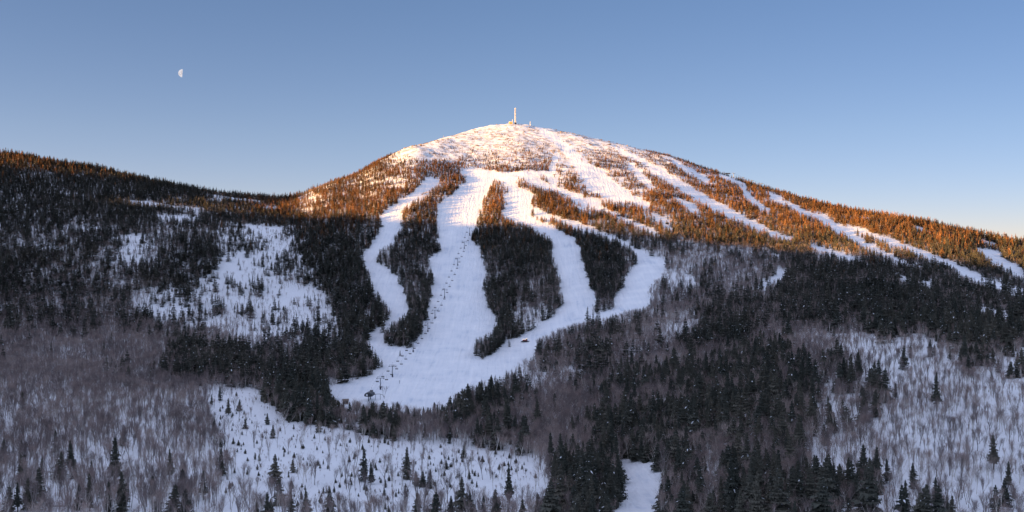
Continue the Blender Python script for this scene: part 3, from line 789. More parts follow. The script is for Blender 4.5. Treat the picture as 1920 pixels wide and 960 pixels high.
def stuff(name, protos, pos, scl, rotz, idx, tilt=None):
    """one object that stands its plants on the ground at the given points"""
    n = len(pos)
    me = bpy.data.meshes.new(name); me.vertices.add(n); me.vertices.foreach_set('co', pos.astype(np.float32).ravel())
    for nm, typ, dat in (('scl', 'FLOAT_VECTOR', scl), ('rot', 'FLOAT_VECTOR', rotz), ('idx', 'INT', idx)):
        at_ = me.attributes.new(nm, typ, 'POINT')
        at_.data.foreach_set('vector' if typ == 'FLOAT_VECTOR' else 'value', dat.astype(np.float32 if typ == 'FLOAT_VECTOR' else np.int32).ravel())
    o = bpy.data.objects.new(name, me); COL.objects.link(o)
    ng = bpy.data.node_groups.new(name, 'GeometryNodeTree')
    ng.interface.new_socket('Geometry', in_out='INPUT', socket_type='NodeSocketGeometry')
    ng.interface.new_socket('Geometry', in_out='OUTPUT', socket_type='NodeSocketGeometry')
    gi = ng.nodes.new('NodeGroupInput'); go = ng.nodes.new('NodeGroupOutput')
    jn = ng.nodes.new('GeometryNodeJoinGeometry')
    for p_ in reversed(protos):
        oi = ng.nodes.new('GeometryNodeObjectInfo'); oi.inputs['Object'].default_value = p_; oi.inputs['As Instance'].default_value = True
        ng.links.new(oi.outputs['Geometry'], jn.inputs[0])
    ip = ng.nodes.new('GeometryNodeInstanceOnPoints'); ip.inputs['Pick Instance'].default_value = True
    def attr(nm, dt):
        a_ = ng.nodes.new('GeometryNodeInputNamedAttribute'); a_.data_type = dt; a_.inputs['Name'].default_value = nm
        return a_.outputs['Attribute']
    e2r = ng.nodes.new('FunctionNodeEulerToRotation')
    ng.links.new(attr('rot', 'FLOAT_VECTOR'), e2r.inputs[0])
    ng.links.new(gi.outputs[0], ip.inputs['Points']); ng.links.new(jn.outputs[0], ip.inputs['Instance'])
    ng.links.new(attr('idx', 'INT'), ip.inputs['Instance Index']); ng.links.new(e2r.outputs[0], ip.inputs['Rotation'])
    ng.links.new(attr('scl', 'FLOAT_VECTOR'), ip.inputs['Scale'])
    ng.links.new(ip.outputs[0], go.inputs[0])
    md = o.modifiers.new('plants', 'NODES'); md.node_group = ng
    return o

ii = np.arange(len(x))
inframe = (px > 2) & (px < 1918) & (py < 975)
# ---- the spruces and bare trees that show largest, each its own object
app = hsp/y
s_all = ii[is_s]; h_all = ii[is_h]; c_all = ii[is_c]
def biggest(cand, key, n):
    return cand[np.argsort(-key[cand])[:n]]
tallset = s_all[inframe[s_all] & (hsp[s_all] > 5.0)]
youngset = s_all[inframe[s_all] & (hsp[s_all] <= 5.0) & (hsp[s_all] > .9) & open_[s_all]]
ind_s = biggest(tallset, hsp/y, 300)
ind_y = biggest(youngset, hsp/y, 300)
ind_h = biggest(h_all[inframe[h_all]], hhw/y, 300)
rest_s = np.setdiff1d(s_all, np.concatenate([ind_s, ind_y])); rest_h = np.setdiff1d(h_all, ind_h)

def mk_proto_tree(kind, crown, trunk, mats_c, mats_t, crown_name):
    return crown.mesh(crown_name, mats_c), trunk.mesh('trunk', mats_t)
M_s = [mk_proto_tree('s', c_, t_, [M['needles'], M['snowcap']], [M['trunk']], 'crown') for c_, t_ in spr_near+spr_bushy]
M_h = [mk_proto_tree('h', c_, t_, [M['twigs']], [M['birch'] if i in (1, 4, 5) else M['bark']], 'crown') for i, (c_, t_) in enumerate(har_near)]
def place_tree(name, meshes, p, h, rz, wid):
    o = empty(name, p, rz); o.scale = (h/10*wid, h/10*wid, h/10)
    for nm, me in (('trunk', meshes[1]), ('crown', meshes[0])):
        c_ = bpy.data.objects.new(nm, me); COL.objects.link(c_); c_.parent = o
    return o

def zone(qx, qy):
    vert = 'along the bottom edge of the photo' if qy > 900 else 'low in the photo' if qy > 840 else 'in the lower part of the photo' if qy > 780 else 'at mid height of the photo'
    if qx < 200: hz = 'in the far left bare woods'
    elif qx < 400: hz = 'in the bare woods left of the clearing'
    elif qx < 620: hz = 'in the left clearing half'
    elif qx < 840: hz = 'in the right clearing half'
    elif qx < 1040: hz = 'just right of the clearing'
    elif qx < 1160: hz = 'left of the snow road'
    elif qx < 1300: hz = 'beside the snow road'
    elif qx < 1480: hz = 'in the lower right dark woods'
    elif qx < 1660: hz = 'in the lower right mixed woods'
    else: hz = 'in the far right bare woods'
    return hz, vert
def ordinal(n):
    if 10 <= n % 100 <= 20: sfx = 'th'
    else: sfx = {1: 'st', 2: 'nd', 3: 'rd'}.get(n % 10, 'th')
    return f'{n}{sfx}'
def label_all(items, noun):   # counted from the left
    groups = {}
    for o, qx, qy, look_ in items:
        groups.setdefault((look_, )+zone(qx, qy), []).append((qx, o))
    for (lk, hz, vt), lst in groups.items():
        lst.sort(key=lambda t: t[0])
        band = {'along the bottom edge of the photo': 'bottom row', 'low in the photo': 'second row up', 'in the lower part of the photo': 'third row up', 'at mid height of the photo': 'back rows'}[vt]
        for n_, (_, o) in enumerate(lst):
            if len(lst) == 1: o['label'] = f'{lk} {noun} {hz}, {band}'
            elif n_ == 0: o['label'] = f'leftmost {lk} {noun} {hz}, {band}'
            elif n_ == len(lst)-1: o['label'] = f'rightmost {lk} {noun} {hz}, {band}'
            else: o['label'] = f'{ordinal(n_+1)} {lk} {noun} {hz}, {band}'
SNOWL = ['dark', 'lightly snowed', 'snow-flecked', 'snow-laden', 'dark', 'snow-flecked', 'broad', 'broad']
items = []
for i in ind_s:
    v = int(rng.integers(0, 8)) if not open_[i] else int(rng.integers(0, 6))
    o = place_tree('spruce_tree', M_s[v], (x[i], y[i], z[i]-.1), hsp[i], rng.uniform(0, 6.28), rng.uniform(.9, 1.2))
    tag(o, None, 'spruce', 'tall spruces on the near slopes')
    items.append((o, px[i], py[i], ('tall ' if hsp[i] > 11.5 else 'mid-sized ' if hsp[i] < 8.5 else '')+SNOWL[v]))
label_all(items, 'spruce')
items = []
for i in ind_y:
    v = int(rng.integers(0, 6))
    o = place_tree('young_spruce', M_s[v], (x[i], y[i], z[i]-.05), hsp[i], rng.uniform(0, 6.28), rng.uniform(1.2, 1.9))
    tag(o, None, 'young spruce', 'young spruces in the snowy clearings')
    items.append((o, px[i], py[i], 'young' if hsp[i] > 2.6 else 'tiny'))
label_all(items, 'spruce')
items = []
for i in ind_h:
    v = int(rng.integers(0, 7))
    wd = rng.uniform(.75, 1.1)
    o = place_tree('bare_tree', M_h[v], (x[i], y[i], z[i]-.1), hhw[i], rng.uniform(0, 6.28), wd)
    tag(o, None, 'bare tree', 'leafless hardwoods on the near slopes')
    items.append((o, px[i], py[i], ('tall ' if hhw[i] > 12.5 else 'short ' if hhw[i] < 9.5 else '')+['grey leafless', 'white-barked leafless', 'grey leafless', 'slender leafless', 'wide pale-barked', 'slender leafless', 'grey leafless'][v]))
label_all(items, 'tree')

def scatter(name, idx, hh, near_d, pn, pf, plit, zlit, wlo, whi, nnear):
    pos = np.stack([x[idx], y[idx], z[idx]-.1], -1)
    n = len(idx)
    wd = rng.uniform(wlo, whi, n)
    s = hh[idx]/10
    scl = np.stack([s*wd, s*wd, s], -1)
    rot = np.stack([rng.normal(0, .03, n), rng.normal(0, .03, n), rng.uniform(0, 6.28, n)], -1)
    protos = pn+pf+plit
    near = y[idx] < near_d
    zz = z[idx]+rng.normal(0, 20, n)+np.interp(x[idx], [-900, -520, -400, -300, 200, 700], [-90, -90, -25, 10, 14, 42])  # height limit bent across the slope so sun-coloured trees follow the shadow edge
    v = np.where(near, rng.integers(0, len(pn), n), np.where(zz > zlit, len(pn)+len(pf)+rng.integers(0, len(plit), n), len(pn)+rng.integers(0, len(pf), n)))
    # Join Geometry lists its inputs in link order
    return stuff(name, protos, pos, scl, rot, v)
o = scatter('spruce_forest', rest_s, hsp, 760, P_sn, P_sf, P_sl, 52, 1.0, 1.35, 8)
tag(o, 'dense dark spruce forest covering the mountain between the ski runs', 'forest', kind='stuff')
o = scatter('bare_woodland', rest_h, hhw, 760, P_hn, P_hf, P_hl, 45, .8, 1.2, 7)
tag(o, 'leafless grey and reddish hardwood forest on the lower slopes', 'woodland', kind='stuff')
n = len(c_all)
s = rng.uniform(.8, 2.4, n)
o = stuff('summit_scrub', P_sc, np.stack([x[c_all], y[c_all], z[c_all]], -1), np.stack([s*1.3, s*1.3, s*rng.uniform(.6, 1.1, n)], -1), np.stack([0*s, 0*s, rng.uniform(0, 6.28, n)], -1), rng.integers(0, 4, n))
tag(o, 'low rime-covered scrub on the bare snowy dome', 'scrub', kind='stuff')

# ------------------------------------------------------------------ man-made things
M['steel'] = simple('galvanised_steel', (.16, .17, .19), .5, .4, .15, 1)
M['dark'] = simple('dark_painted_steel', (.035, .038, .045), .5, .2, .2, 1)
M['rubber'] = simple('black_rubber', (.02, .02, .02), .8, 0, .2, 1)
M['pad'] = simple('navy_padding', (.02, .025, .05), .7, 0, .2, 1)
M['red'] = simple('red_paint', (.20, .035, .03), .4, 0, .1, 1)
M['white'] = simple('white_paint', (.75, .75, .76), .5, 0, .08, 1)
M['rime'] = simple('thick_rime', (.50, .50, .52), .8, 0, .08, 1.2)
M['wood'] = simple('weathered_wood', (.20, .15, .12), .8, 0, .3, 1)
M['ochre'] = simple('ochre_cladding', (.55, .33, .10), .7, 0, .15, 1)
M['glass'] = simple('dark_glass', (.02, .025, .03), .1, 0, .1, 1)
def glow(name, colr, st):
    m, nt = mat(name); e = N(nt, 'ShaderNodeEmission'); e.inputs[0].default_value = (*colr, 1); e.inputs[1].default_value = st; out(nt, e.outputs[0]); return m
M['lamp'] = glow('lit_lamp', (1, .72, .5), 1.1)

# chairlift line over the wide run
A = at(700, 744); B = at(884, 430)
dx, dy = B[0]-A[0], B[1]-A[1]; LL = math.hypot(dx, dy); ux, uy = dx/LL, dy/LL; hx, hy = uy, -ux   # along, across
RZ = math.atan2(uy, ux)-math.pi/2
def on_line(s_): 
    X_, Y_ = A[0]+ux*s_, A[1]+uy*s_; return X_, Y_, ground(X_, Y_)
def s_for_py(pyt):
    best = min(range(0, int(LL)+60, 2), key=lambda s_: abs(project(*on_line(s_))[1]-pyt)); return best
TW = [s_for_py(v) for v in (730, 707, 660, 622, 598, 559, 498, 466, 440)]
TH = 9.5; GA = 2.9
def lift_tower(p, rz, h, label, first=[None]):
    if first[0] is None:
        t = empty('lift_tower', (0, 0, 0))
        m_ = MB(); m_.tube([(0, 0, -.8), (0, 0, h)], [.38, .26], 10); m_.build('mast', M['steel'], t)
        m_ = MB(); m_.box((0, 0, h-.15), (2*GA+1.0, .40, .34)); m_.box((0, 0, h+1.15), (2*GA-.2, .12, .12)); m_.box((-GA+.3, 0, h+.5), (.12, .12, 1.2)); m_.box((GA-.3, 0, h+.5), (.12, .12, 1.2)); m_.build('crossarm', M['steel'], t)
        for s_ in (-1, 1):
            m_ = MB(); m_.box((s_*GA, 0, h-.48), (.16, 3.4, .22))
            for q in range(6): m_.tube([(s_*GA-.1, -1.4+q*.56, h-.34), (s_*GA+.1, -1.4+q*.56, h-.34)], [.24, .24], 8)
            m_.build('sheave_train', M['dark'], t)
        m_ = MB()
        for s_ in (-.22, .22): m_.box((s_, -.48, h/2), (.05, .05, h-.4))
        for q in range(18): m_.box((0, -.48, .6+q*.48), (.44, .04, .04))
        m_.build('ladder', M['steel'], t)
        m_ = MB(); m_.tube([(0, 0, -.3), (0, 0, 2.0)], [.72, .62], 10); m_.build('padding', M['pad'], t)
        first[0] = t; o = t
    else:
        o = first[0].copy(); COL.objects.link(o)
        for ch in list(first[0].children):
            c_ = ch.copy(); COL.objects.link(c_); c_.parent = o
    o.location = p; o.rotation_euler = (0, 0, rz); o.scale = (1, 1, 1)
    tag(o, label, 'lift tower', 'chairlift towers')
    return o
TL = ['lowest chairlift tower, above the dark bottom station', 'second chairlift tower up from the bottom station', 'chairlift tower beside the tip of the left tree stand', 'chairlift tower fourth up from the bottom station', 'tall T-shaped chairlift tower with dark base padding, fifth up', 'sixth chairlift tower up, halfway along the line', 'third chairlift tower from the top of the shaded line', 'second chairlift tower from the top of the shaded line', 'uppermost chairlift tower at the sunlit edge of the wide run']
for s_, lb in zip(TW, TL):
    X_, Y_, Z_ = on_line(s_); lift_tower((X_, Y_, Z_), RZ, TH, lb)
KN = [(-12, on_line(-12)[2]+4.4)]+[(s_, on_line(s_)[2]+TH-.1) for s_ in TW]
def cable_z(s_):
    for i in range(len(KN)-1):
        if KN[i][0] <= s_ <= KN[i+1][0]:
            t_ = (s_-KN[i][0])/(KN[i+1][0]-KN[i][0]); L_ = KN[i+1][0]-KN[i][0]
            return KN[i][1]*(1-t_)+KN[i+1][1]*t_-4*t_*(1-t_)*L_*.012
    return KN[-1][1]
m_ = MB()
for sd in (-1, 1):
    pts = []
    for s_ in np.arange(-10, TW[-1], 6.0):
        X_, Y_ = A[0]+ux*s_+hx*GA*sd, A[1]+uy*s_+hy*GA*sd; pts.append((X_, Y_, cable_z(s_)))
    m_.tube(pts, [.03]*len(pts), 4)
tag(m_.build('haul_cable', M['dark']), 'thin haul cable looping up and down the chairlift line', 'cable')
def chair(p, rz, side, label, first=[None]):
    if first[0] is None:
        t = empty('lift_chair', (0, 0, 0))
        m_ = MB(); m_.box((0, .05, -3.35), (2.5, .62, .18)); m_.build('seat', M['rubber'], t)
        m_ = MB(); m_.box((0, .36, -2.98), (2.5, .12, .60)); m_.build('backrest', M['rubber'], t)
        m_ = MB(); m_.tube([(0, 0, .05), (0, .12, -.9), (0, .22, -2.0)], [.06, .06, .06], 5)
        m_.tube([(-1.28, -.3, -3.3), (-1.28, .4, -3.1), (-1.2, .30, -2.05), (1.2, .30, -2.05), (1.28, .4, -3.1), (1.28, -.3, -3.3)], [.05]*6, 5)
        m_.build('hanger', M['steel'], t)
        first[0] = t; o = t
    else:
        o = first[0].copy(); COL.objects.link(o)
        for ch in list(first[0].children):
            c_ = ch.copy(); COL.objects.link(c_); c_.parent = o
    o.location = p; o.rotation_euler = (0, 0, rz)
    tag(o, label, 'lift chair', 'chairs hanging from the chairlift')
STEP = 21.0
for sd in (-1, 1):
    off = 6.0 if sd < 0 else 15.0
    cs = list(np.arange(off, TW[-1], STEP))
    for q, s_ in enumerate(cs):
        X_, Y_ = A[0]+ux*s_+hx*GA*sd, A[1]+uy*s_+hy*GA*sd
        side = 'left' if sd < 0 else 'right'
        if q == 0: lb = f'lowest empty chair on the {side} cable near the bottom station'
        elif q < len(cs)/2: lb = f'empty chair on the {side} lift cable, {ordinal(q+1)} up from the bottom'
        elif q < len(cs)-1: lb = f'empty chair on the {side} lift cable, {ordinal(len(cs)-q)} down from the top'
        else: lb = f'topmost empty chair on the {side} cable at the sunlit snow'
        chair((X_, Y_, cable_z(s_)), RZ+(math.pi if sd > 0 else 0), sd, lb)

# bottom station
X_, Y_, Z_ = on_line(-13)
t = tag(empty('lift_station', (X_, Y_, Z_), RZ), 'dark arched chairlift bottom station with a white front panel', 'lift station')
m_ = MB()
prof = [(-3.1, 3.6), (-3.3, 4.6), (-2.6, 5.7), (-1.2, 6.3), (1.2, 6.3), (2.6, 5.7), (3.3, 4.6), (3.1, 3.6)]
ys_ = [-5.5, -4.6, 4.6, 5.5]; sc__ = [.72, 1, 1, .72]
rg = [[(a_*k_, yy_, 3.6+(b_-3.6)*k_) for a_, b_ in prof] for yy_, k_ in zip(ys_, sc__)]
for i in range(3):
    for j in range(7): m_.face([rg[i][j], rg[i][j+1], rg[i+1][j+1], rg[i+1][j]])
    m_.face([rg[i][0], rg[i+1][0], rg[i+1][7], rg[i][7]])
m_.face(rg[0]); m_.face(rg[3][::-1]); m_.build('canopy', M['dark'], t)
for a_ in (-3, 3):
    m_ = MB(); m_.tube([(0, a_, -1), (0, a_, 3.6)], [.5, .42], 10); m_.build('column', M['steel'], t)
m_ = MB(); m_.box((-.9, -5.55, 4.6), (1.3, .12, 1.5)); m_.build('front_panel', M['white'], t)
m_ = MB(); n_ = 28
for q in range(n_):
    a0, a1 = 2*math.pi*q/n_, 2*math.pi*(q+1)/n_
    m_.tube([(GA*math.cos(a0), -2+GA*math.sin(a0), 3.35), (GA*math.cos(a1), -2+GA*math.sin(a1), 3.35)], [.14, .14], 5, 0, False)
for q in range(6):
    a0 = math.pi*q/3; m_.tube([(0, -2, 3.35), (GA*math.cos(a0), -2+GA*math.sin(a0), 3.35)], [.1, .08], 4, 0, False)
m_.build('bullwheel', M['dark'], t)
# curved railing of spare chairs beside the station
X_, Y_, Z_ = at(712, 750)
t = tag(empty('chair_rail', (X_, Y_, Z_)), 'dark curved storage rail standing right of the bottom station', 'storage rail')
m_ = MB(); m_.tube([(-4.5, 0, 4.0), (-2.5, .2, 4.5), (0, .5, 4.5), (2.0, .6, 3.9), (3.2, .6, 2.6), (3.5, .6, .9)], [.16]*6, 6); m_.build('rail', M['dark'], t)
for a_ in (-3.4, .4):
    m_ = MB(); m_.tube([(a_, .3, -.6), (a_, .3, 4.4)], [.14, .12], 6); m_.build('post', M['dark'], t)
# lift shed
X_, Y_, Z_ = at(648, 757)
t = tag(empty('lift_shed', (X_, Y_, Z_), .25), 'small weathered grey shed left of the bottom station', 'shed')
m_ = MB(); m_.box((0, 0, 1.1), (4.2, 3.2, 3.2)); m_.build('wall', M['wood'], t)
m_ = MB()
for s_ in (-1, 1): m_.face([(-2.5, 0, 3.75), (2.5, 0, 3.75), (2.5, s_*2.0, 2.62), (-2.5, s_*2.0, 2.62)][::s_])
for s_ in (-1, 1): m_.face([(-2.5, 0, 3.6), (2.5, 0, 3.6), (2.5, s_*2.0, 2.47), (-2.5, s_*2.0, 2.47)][::-s_])
m_.face([(-2.5, -2, 2.47), (2.5, -2, 2.47), (2.5, -2, 2.62), (-2.5, -2, 2.62)]); m_.face([(-2.5, 2, 2.47), (2.5, 2, 2.47), (2.5, 2, 2.62), (-2.5, 2, 2.62)])
for s_ in (-1, 1):
    m_.face([(s_*2.1, -1.6, 2.6), (s_*2.1, 1.6, 2.6), (s_*2.1, 0, 3.65)])
m_.build('roof', M['wood'], t)
m_ = MB(); m_.box((-.9, -1.63, .75), (.95, .06, 2.0)); m_.build('door', M['dark'], t)
m_ = MB(); m_.box((.9, -1.63, 1.4), (1.1, .06, .8)); m_.build('window', M['glass'], t)

# snow groomer at work on the right-hand run
X_, Y_, Z_ = at(985, 641)
t = tag(empty('snow_groomer', (X_, Y_, Z_-.05), math.radians(-12)), 'tracked snow groomer with its work lamps lit on the run right of the tree island', 'snow groomer')
for s_ in (-1, 1):
    m_ = MB(); pf = [(-2.6, .45), (-2.1, .05), (2.1, .05), (2.7, .5), (2.3, 1.0), (-2.3, 1.0)]
    lo = [(a_, s_*1.05, b_) for a_, b_ in pf]; hi_ = [(a_, s_*2.1, b_) for a_, b_ in pf]
    m_.face(lo); m_.face(hi_)
    for i in range(6): m_.face([lo[i], lo[(i+1) % 6], hi_[(i+1) % 6], hi_[i]])
    for q in range(9): m_.box((-2.0+q*.5, s_*1.58, .05), (.1, 1.15, .14))
    m_.build('track', M['rubber'], t)
m_ = MB(); m_.box((-.3, 0, 1.35), (4.6, 2.2, .9)); m_.box((-1.5, 0, 2.0), (2.0, 1.8, .5)); m_.build('body', M['red'], t)
m_ = MB()
b0 = [(.2, -1.05, 1.82), (2.3, -1.05, 1.82), (2.3, 1.05, 1.82), (.2, 1.05, 1.82)]; b1 = [(.3, -.9, 3.1), (1.7, -.9, 3.1), (1.7, .9, 3.1), (.3, .9, 3.1)]
m_.face(b1)
for i in range(4): m_.face([b0[i], b0[(i+1) % 4], b1[(i+1) % 4], b1[i]])
cb = m_.build('cab', M['red'], t)
m_ = MB(); m_.face([(2.24, -.9, 1.98), (2.24, .9, 1.98), (1.80, .78, 2.95), (1.80, -.78, 2.95)]); m_.face([(.4, -1.06, 2.0), (2.0, -1.06, 2.0), (1.6, -.95, 2.9), (.45, -.95, 2.9)]); m_.build('window', M['glass'], cb)
m_ = MB(); m_.box((3.5, 0, .65), (.22, 4.6, 1.2), 0, .0); m_.box((3.0, -.8, .7), (1.0, .2, .2)); m_.box((3.0, .8, .7), (1.0, .2, .2)); m_.build('blade', M['dark'], t)
m_ = MB(); m_.box((-3.6, 0, .4), (1.1, 4.4, .55)); m_.box((-2.9, 0, .8), (1.0, .4, .25)); m_.build('tiller', M['dark'], t)
for a_ in (-.7, 0, .7):
    m_ = MB(); m_.box((1.3, a_, 3.28), (.45, .45, .32)); m_.build('work_lamp', M['lamp'], t)
m_ = MB(); m_.box((.2, -1.2, 2.6), (.4, .3, .5)); m_.box((-2.0, -.2, 2.5), (.4, .5, .5)); m_.build('side_lamp', M['lamp'], t)

# marker post on the snow by the lift
X_, Y_, Z_ = at(749, 719); t = tag(empty('snow_hydrant', (X_, Y_, Z_)), 'thin dark hydrant post right of the lowest lift towers', 'hydrant post')
m_ = MB(); m_.tube([(0, 0, -.5), (0, 0, 2.7)], [.16, .14], 6); m_.build('post', M['dark'], t)
m_ = MB(); m_.tube([(-.3, 0, 2.0), (.35, 0, 2.0)], [.18, .18], 6); m_.build('valve', M['dark'], t)

# summit: rimed antenna tower, huts, small mast
def near_sky(px_):
    d = np.arange(1200, 2400, 2.0); xx = (px_-CX)/F*d; zz = land(xx, d); k_ = int(np.argmax(zz/d)); return float(xx[k_]), float(d[k_])-6, ground(float(xx[k_]), float(d[k_])-6)
X_, Y_, Z_ = near_sky(966)
t = tag(empty('antenna_tower', (X_, Y_, Z_), .3), 'tall rime-coated white antenna tower on the summit', 'antenna tower')
hh_ = 33.0; m_ = MB()
for a_, b_ in ((-1, -1), (1, -1), (1, 1), (-1, 1)): m_.tube([(a_*1.0, b_*1.0, -1), (a_*.7, b_*.7, hh_)], [.30, .24], 6)
m_.build('mast', M['rime'], t)
m_ = MB(); nb = 13
for q in range(nb):
    z0_, z1_ = hh_*q/nb, hh_*(q+1)/nb; r0 = 1.0-.3*q/nb; r1 = 1.0-.3*(q+1)/nb
    cs_ = [(-1, -1), (1, -1), (1, 1), (-1, 1)]
    for j in range(4):
        p0, p1 = cs_[j], cs_[(j+1) % 4]
        m_.tube([(p0[0]*r0, p0[1]*r0, z0_), (p1[0]*r1, p1[1]*r1, z1_)], [.13, .13], 4); m_.tube([(p1[0]*r0, p1[1]*r0, z0_), (p0[0]*r1, p0[1]*r1, z1_)], [.13, .13], 4)
        m_.tube([(p0[0]*r1, p0[1]*r1, z1_), (p1[0]*r1, p1[1]*r1, z1_)], [.15, .15], 4)
m_.build('bracing', M['rime'], t)
for zz_, rr_, sd in ((hh_-1.5, 1.3, 1), (hh_-9, 1.2, -1), (hh_-15, .9, -1), (hh_-4, 1.0, -1)):
    m_ = MB(); m_.tube([(sd*1.0, -1.0, zz_), (sd*1.0, -1.6, zz_)], [rr_*.8, rr_*.6], 10); m_.build('dish', M['rime'], t)
def hut(px_, w_, h_, mt, name, lb, off=0):
    X_, Y_, Z_ = near_sky(px_); Y_ -= off; Z_ = ground(X_, Y_)
    t = tag(empty(name, (X_, Y_, Z_), .2), lb, 'hut')
    m_ = MB(); m_.box((0, 0, h_/2-1), (w_, w_*.8, h_+2)); m_.build('wall', mt, t)
    m_ = MB(); m_.box((0, 0, h_+.2), (w_+.6, w_*.8+.6, .4)); m_.build('roof', M['snowcap'], t)
    m_ = MB(); m_.box((0, -w_*.4-.04, 1.2), (1.2, .06, 2.2)); m_.build('door', M['dark'], t)
    return t
hut(957.5, 6.2, 4.6, M['ochre'], 'summit_hut', 'yellow ochre hut on the summit left of the antenna tower')
hut(966.5, 3.4, 4.0, M['dark'], 'summit_hut', 'small dark hut at the foot of the antenna tower', 9)
X_, Y_, Z_ = near_sky(961); t = tag(empty('rimed_pole', (X_, Y_, Z_)), 'short rimed white pole between the ochre hut and the antenna tower', 'pole')
m_ = MB(); m_.tube([(0, 0, -1), (0, 0, 9)], [.6, .5], 8); m_.build('pole', M['rime'], t); m_ = MB(); m_.tube([(0, -.3, 8), (0, -.8, 8.2)], [.9, .7], 8); m_.build('cap', M['rime'], t)
X_, Y_, Z_ = near_sky(994); t = tag(empty('small_mast', (X_, Y_, Z_)), 'small white mast standing right of the summit tower', 'mast')
m_ = MB(); m_.tube([(0, 0, -1), (0, 0, 8.5)], [.75, .55], 8); m_.build('pole', M['rime'], t); m_ = MB(); m_.box((0, 0, 1.0), (2.2, 2.0, 2.4)); m_.build('cabinet', M['rime'], t)

# snow guns on the upper run, with their long shadows
for px_, py_, lb in ((1091, 302, 'reddish tower snow gun, higher of two on the upper run'), (1119, 314, 'dark tower snow gun, lower of two on the upper run')):
    X_, Y_, Z_ = at(px_, py_)
    t = tag(empty('snow_gun', (X_, Y_, Z_), -.6), lb, 'snow gun', 'snow guns on the upper run')
    m_ = MB(); m_.tube([(0, 0, -.5), (0, 0, 3.0)], [.35, .3], 8); m_.box((0, 0, .2), (1.8, 1.8, .5)); m_.build('stand', M['dark'], t)
    m_ = MB(); m_.tube([(-1.2, 0, 3.5), (-.6, 0, 3.6), (.9, 0, 4.0)], [.75, .85, .7], 12); m_.build('barrel', M['red'] if px_ < 1100 else M['dark'], t)
# hut in the sunlit forest
X_, Y_, Z_ = at(1251, 420); t = tag(empty('warming_hut', (X_, Y_, Z_), .3), 'tiny dark hut with snowy roof in the short run amid sunlit trees', 'hut')
m_ = MB(); m_.box((0, 0, .9), (4.2, 3.0, 2.8)); m_.build('wall', M['dark'], t)
m_ = MB(); m_.face([(-2.6, -2, 2.32), (2.6, -2, 2.32), (2.6, 0, 3.6), (-2.6, 0, 3.6)]); m_.face([(-2.6, 0, 3.6), (2.6, 0, 3.6), (2.6, 2, 2.32), (-2.6, 2, 2.32)])
for s_ in (-1, 1): m_.face([(s_*2.1, -1.5, 2.3), (s_*2.1, 1.5, 2.3), (s_*2.1, 0, 3.5)])
m_.build('roof', M['snowcap'], t)

# upper lift on the right skyline
def fall(px_): X_, Y_, Z_ = near_sky(px_); return X_, Y_, Z_
X_, Y_, Z_ = fall(1363); t = tag(empty('ridge_station', (X_, Y_, Z_), .2), 'small dark lift station on the right skyline ridge', 'lift station')
m_ = MB(); m_.box((0, 0, 5.2), (8.5, 3, 1.8)); m_.box((4.6, 0, 5.0), (1.2, 2.4, 1.2)); m_.build('canopy', M['dark'], t)
for a_ in (-2.5, 2.0):
    m_ = MB(); m_.tube([(a_, 0, -1), (a_, 0, 4.4)], [.4, .35], 8); m_.build('column', M['steel'], t)
tops = [(X_, Y_, Z_+5.2)]
for px_, lb in ((1374, 'first lift tower right of the skyline ridge station'), (1392, 'second lift tower right of the skyline ridge station'), (1409, 'third lift tower right of the skyline ridge station'), (1427, 'last visible lift tower down the right skyline ridge')):
    X_, Y_, Z_ = fall(px_); lift_tower((X_, Y_, Z_), RZ+.9, TH, lb); tops.append((X_, Y_, Z_+TH))
m_ = MB(); m_.tube(tops, [.06]*len(tops), 4); tag(m_.build('ridge_cable', M['dark']), 'dark lift cable running down the right skyline ridge', 'cable')

# fallen logs
for px_, py_, L_, an, lb in ((267, 778, 12, .5, 'grey fallen log lying in the left bare woods'), (118, 954, 10, -.1, 'short fallen log near the bottom left corner'), (1648, 735, 9, .05, 'fallen log among the far right bare woods')):
    X_, Y_, Z_ = at(px_, py_); m_ = MB(); m_.tube([(-L_/2, 0, 0), (0, .1, .1), (L_/2, -.1, .2)], [.32, .28, .16], 7)
    o = m_.build('fallen_log', M['bark'], None, (X_, Y_, Z_+.9)); o.rotation_euler = (0, -an, .3); tag(o, lb, 'log', 'fallen logs')

# the moon, a last-quarter half far behind the mountain
MD = 24000.0; R_ = 7.4/F*MD
m_ = MB(); nlat, nlon = 20, 24
for i in range(nlat):
    for j in range(nlon):
        q = []
        for a_, b_ in ((i, j), (i+1, j), (i+1, j+1), (i, j+1)):
            th = math.pi*a_/nlat; ph2 = math.pi/2+math.pi*b_/nlon
            q.append((R_*math.sin(th)*math.cos(ph2), -R_*math.sin(th)*math.sin(ph2), R_*math.cos(th)))
        m_.face(q)
m_.face([(0, R_*math.sin(2*math.pi*k_/40), R_*math.cos(2*math.pi*k_/40)) for k_ in range(40)])
mm, nt = mat('moon_surface'); tc = N(nt, 'ShaderNodeTexCoord'); nz = N(nt, 'ShaderNodeTexNoise'); nz.inputs['Scale'].default_value = .022; nz.inputs['Detail'].default_value = 3
nt.links.new(tc.outputs['Object'], nz.inputs['Vector']); c = ramp(nt, nz.outputs['Fac'], [(.35, (.60, .55, .58)), (.65, (.90, .88, .95))])
e = N(nt, 'ShaderNodeEmission'); nt.links.new(c, e.inputs[0]); e.inputs[1].default_value = .25; out(nt, e.outputs[0])
o = m_.build('moon', mm, None, ((342.0-CX)/F*MD, MD, (CY-137.5)/F*MD)); o.rotation_euler = (0, math.radians(4), math.radians(18.5))
tag(o, 'pale half moon high in the blue sky on the left', 'moon')

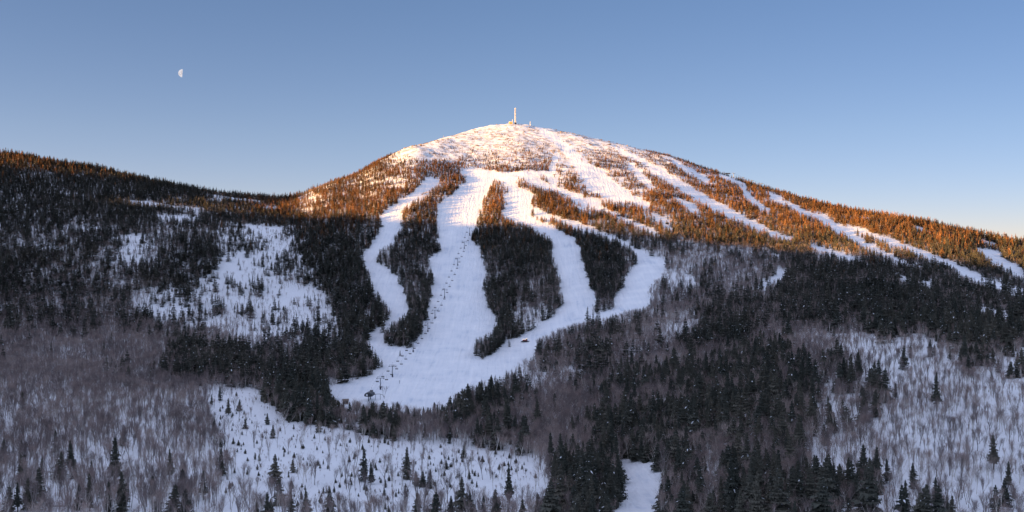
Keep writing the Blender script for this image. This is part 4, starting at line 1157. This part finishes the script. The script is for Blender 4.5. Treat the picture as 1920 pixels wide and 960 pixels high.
# ------------------------------------------------------------------ camera, light, sky
cam = bpy.data.cameras.new('camera'); cam.sensor_width = 36; cam.lens = 36*F/1920; cam.clip_start = 1; cam.clip_end = 40000
co_ = bpy.data.objects.new('camera', cam); COL.objects.link(co_); co_.rotation_euler = (math.radians(90), 0, 0); scene.camera = co_
sl = bpy.data.lights.new('sun', 'SUN'); sl.energy = 4.7; sl.angle = math.radians(.5); sl.color = (1, .545, .17)
so = bpy.data.objects.new('sun', sl); COL.objects.link(so)
so.rotation_euler = Vector((-SDIR[0], -SDIR[1], -SDIR[2])).to_track_quat('-Z', 'Y').to_euler()
w = bpy.data.worlds.new('World'); scene.world = w; w.use_nodes = True
nt = w.node_tree; nt.nodes.clear()
TINT_FILL = [(.98, .65, .60), (1.04, .76, .64), (.98, .81, .71), (5.4, 3.4, 2.15), (9.5, 4.9, 2.95)]; SKYS = .07
sky = N(nt, 'ShaderNodeTexSky', sky_type='NISHITA'); sky.sun_disc = False
sky.sun_elevation = SUN_EL; sky.sun_rotation = math.atan2(SDIR[0], SDIR[1]); sky.altitude = 900; sky.air_density = .6; sky.dust_density = 0; sky.ozone_density = 2.0
# colour balance of the twilight sky, and overhead brightness added to fill shaded snow
tc = N(nt, 'ShaderNodeTexCoord'); sx = N(nt, 'ShaderNodeSeparateXYZ'); nt.links.new(tc.outputs['Generated'], sx.inputs[0])
tint_fill = ramp(nt, sx.outputs['Z'], [(0.0, TINT_FILL[0]), (.12, TINT_FILL[1]), (.27, TINT_FILL[2]), (.42, TINT_FILL[3]), (.65, TINT_FILL[4])])
mu = N(nt, 'ShaderNodeMix', data_type='RGBA', blend_type='MULTIPLY'); mu.inputs[0].default_value = 1
nt.links.new(sky.outputs[0], mu.inputs[6]); nt.links.new(tint_fill, mu.inputs[7])
m1 = N(nt, 'ShaderNodeMath', operation='MULTIPLY_ADD'); m1.inputs[1].default_value = .5; m1.inputs[2].default_value = .5
nt.links.new(sx.outputs['X'], m1.inputs[0])
side = ramp(nt, m1.outputs[0], [(.25, (1.25, 1.14, 1.22)), (.5, (1.06, 1.0, 1.08)), (.75, (.84, .82, .92))])
mu2 = N(nt, 'ShaderNodeMix', data_type='RGBA', blend_type='MULTIPLY'); mu2.inputs[0].default_value = 1
nt.links.new(mu.outputs[2], mu2.inputs[6]); nt.links.new(side, mu2.inputs[7]); mu = mu2
bg = N(nt, 'ShaderNodeBackground'); bg.inputs['Strength'].default_value = SKYS
ow = N(nt, 'ShaderNodeOutputWorld')
nt.links.new(mu.outputs[2], bg.inputs[0]); nt.links.new(bg.outputs[0], ow.inputs[0])
scene.view_settings.view_transform = 'Standard'; scene.view_settings.look = 'None'; scene.view_settings.exposure = 1.98; scene.view_settings.gamma = 1
scene.render.film_transparent = False
scene.cycles.max_bounces = 5; scene.cycles.diffuse_bounces = 3
print('TIMING done')
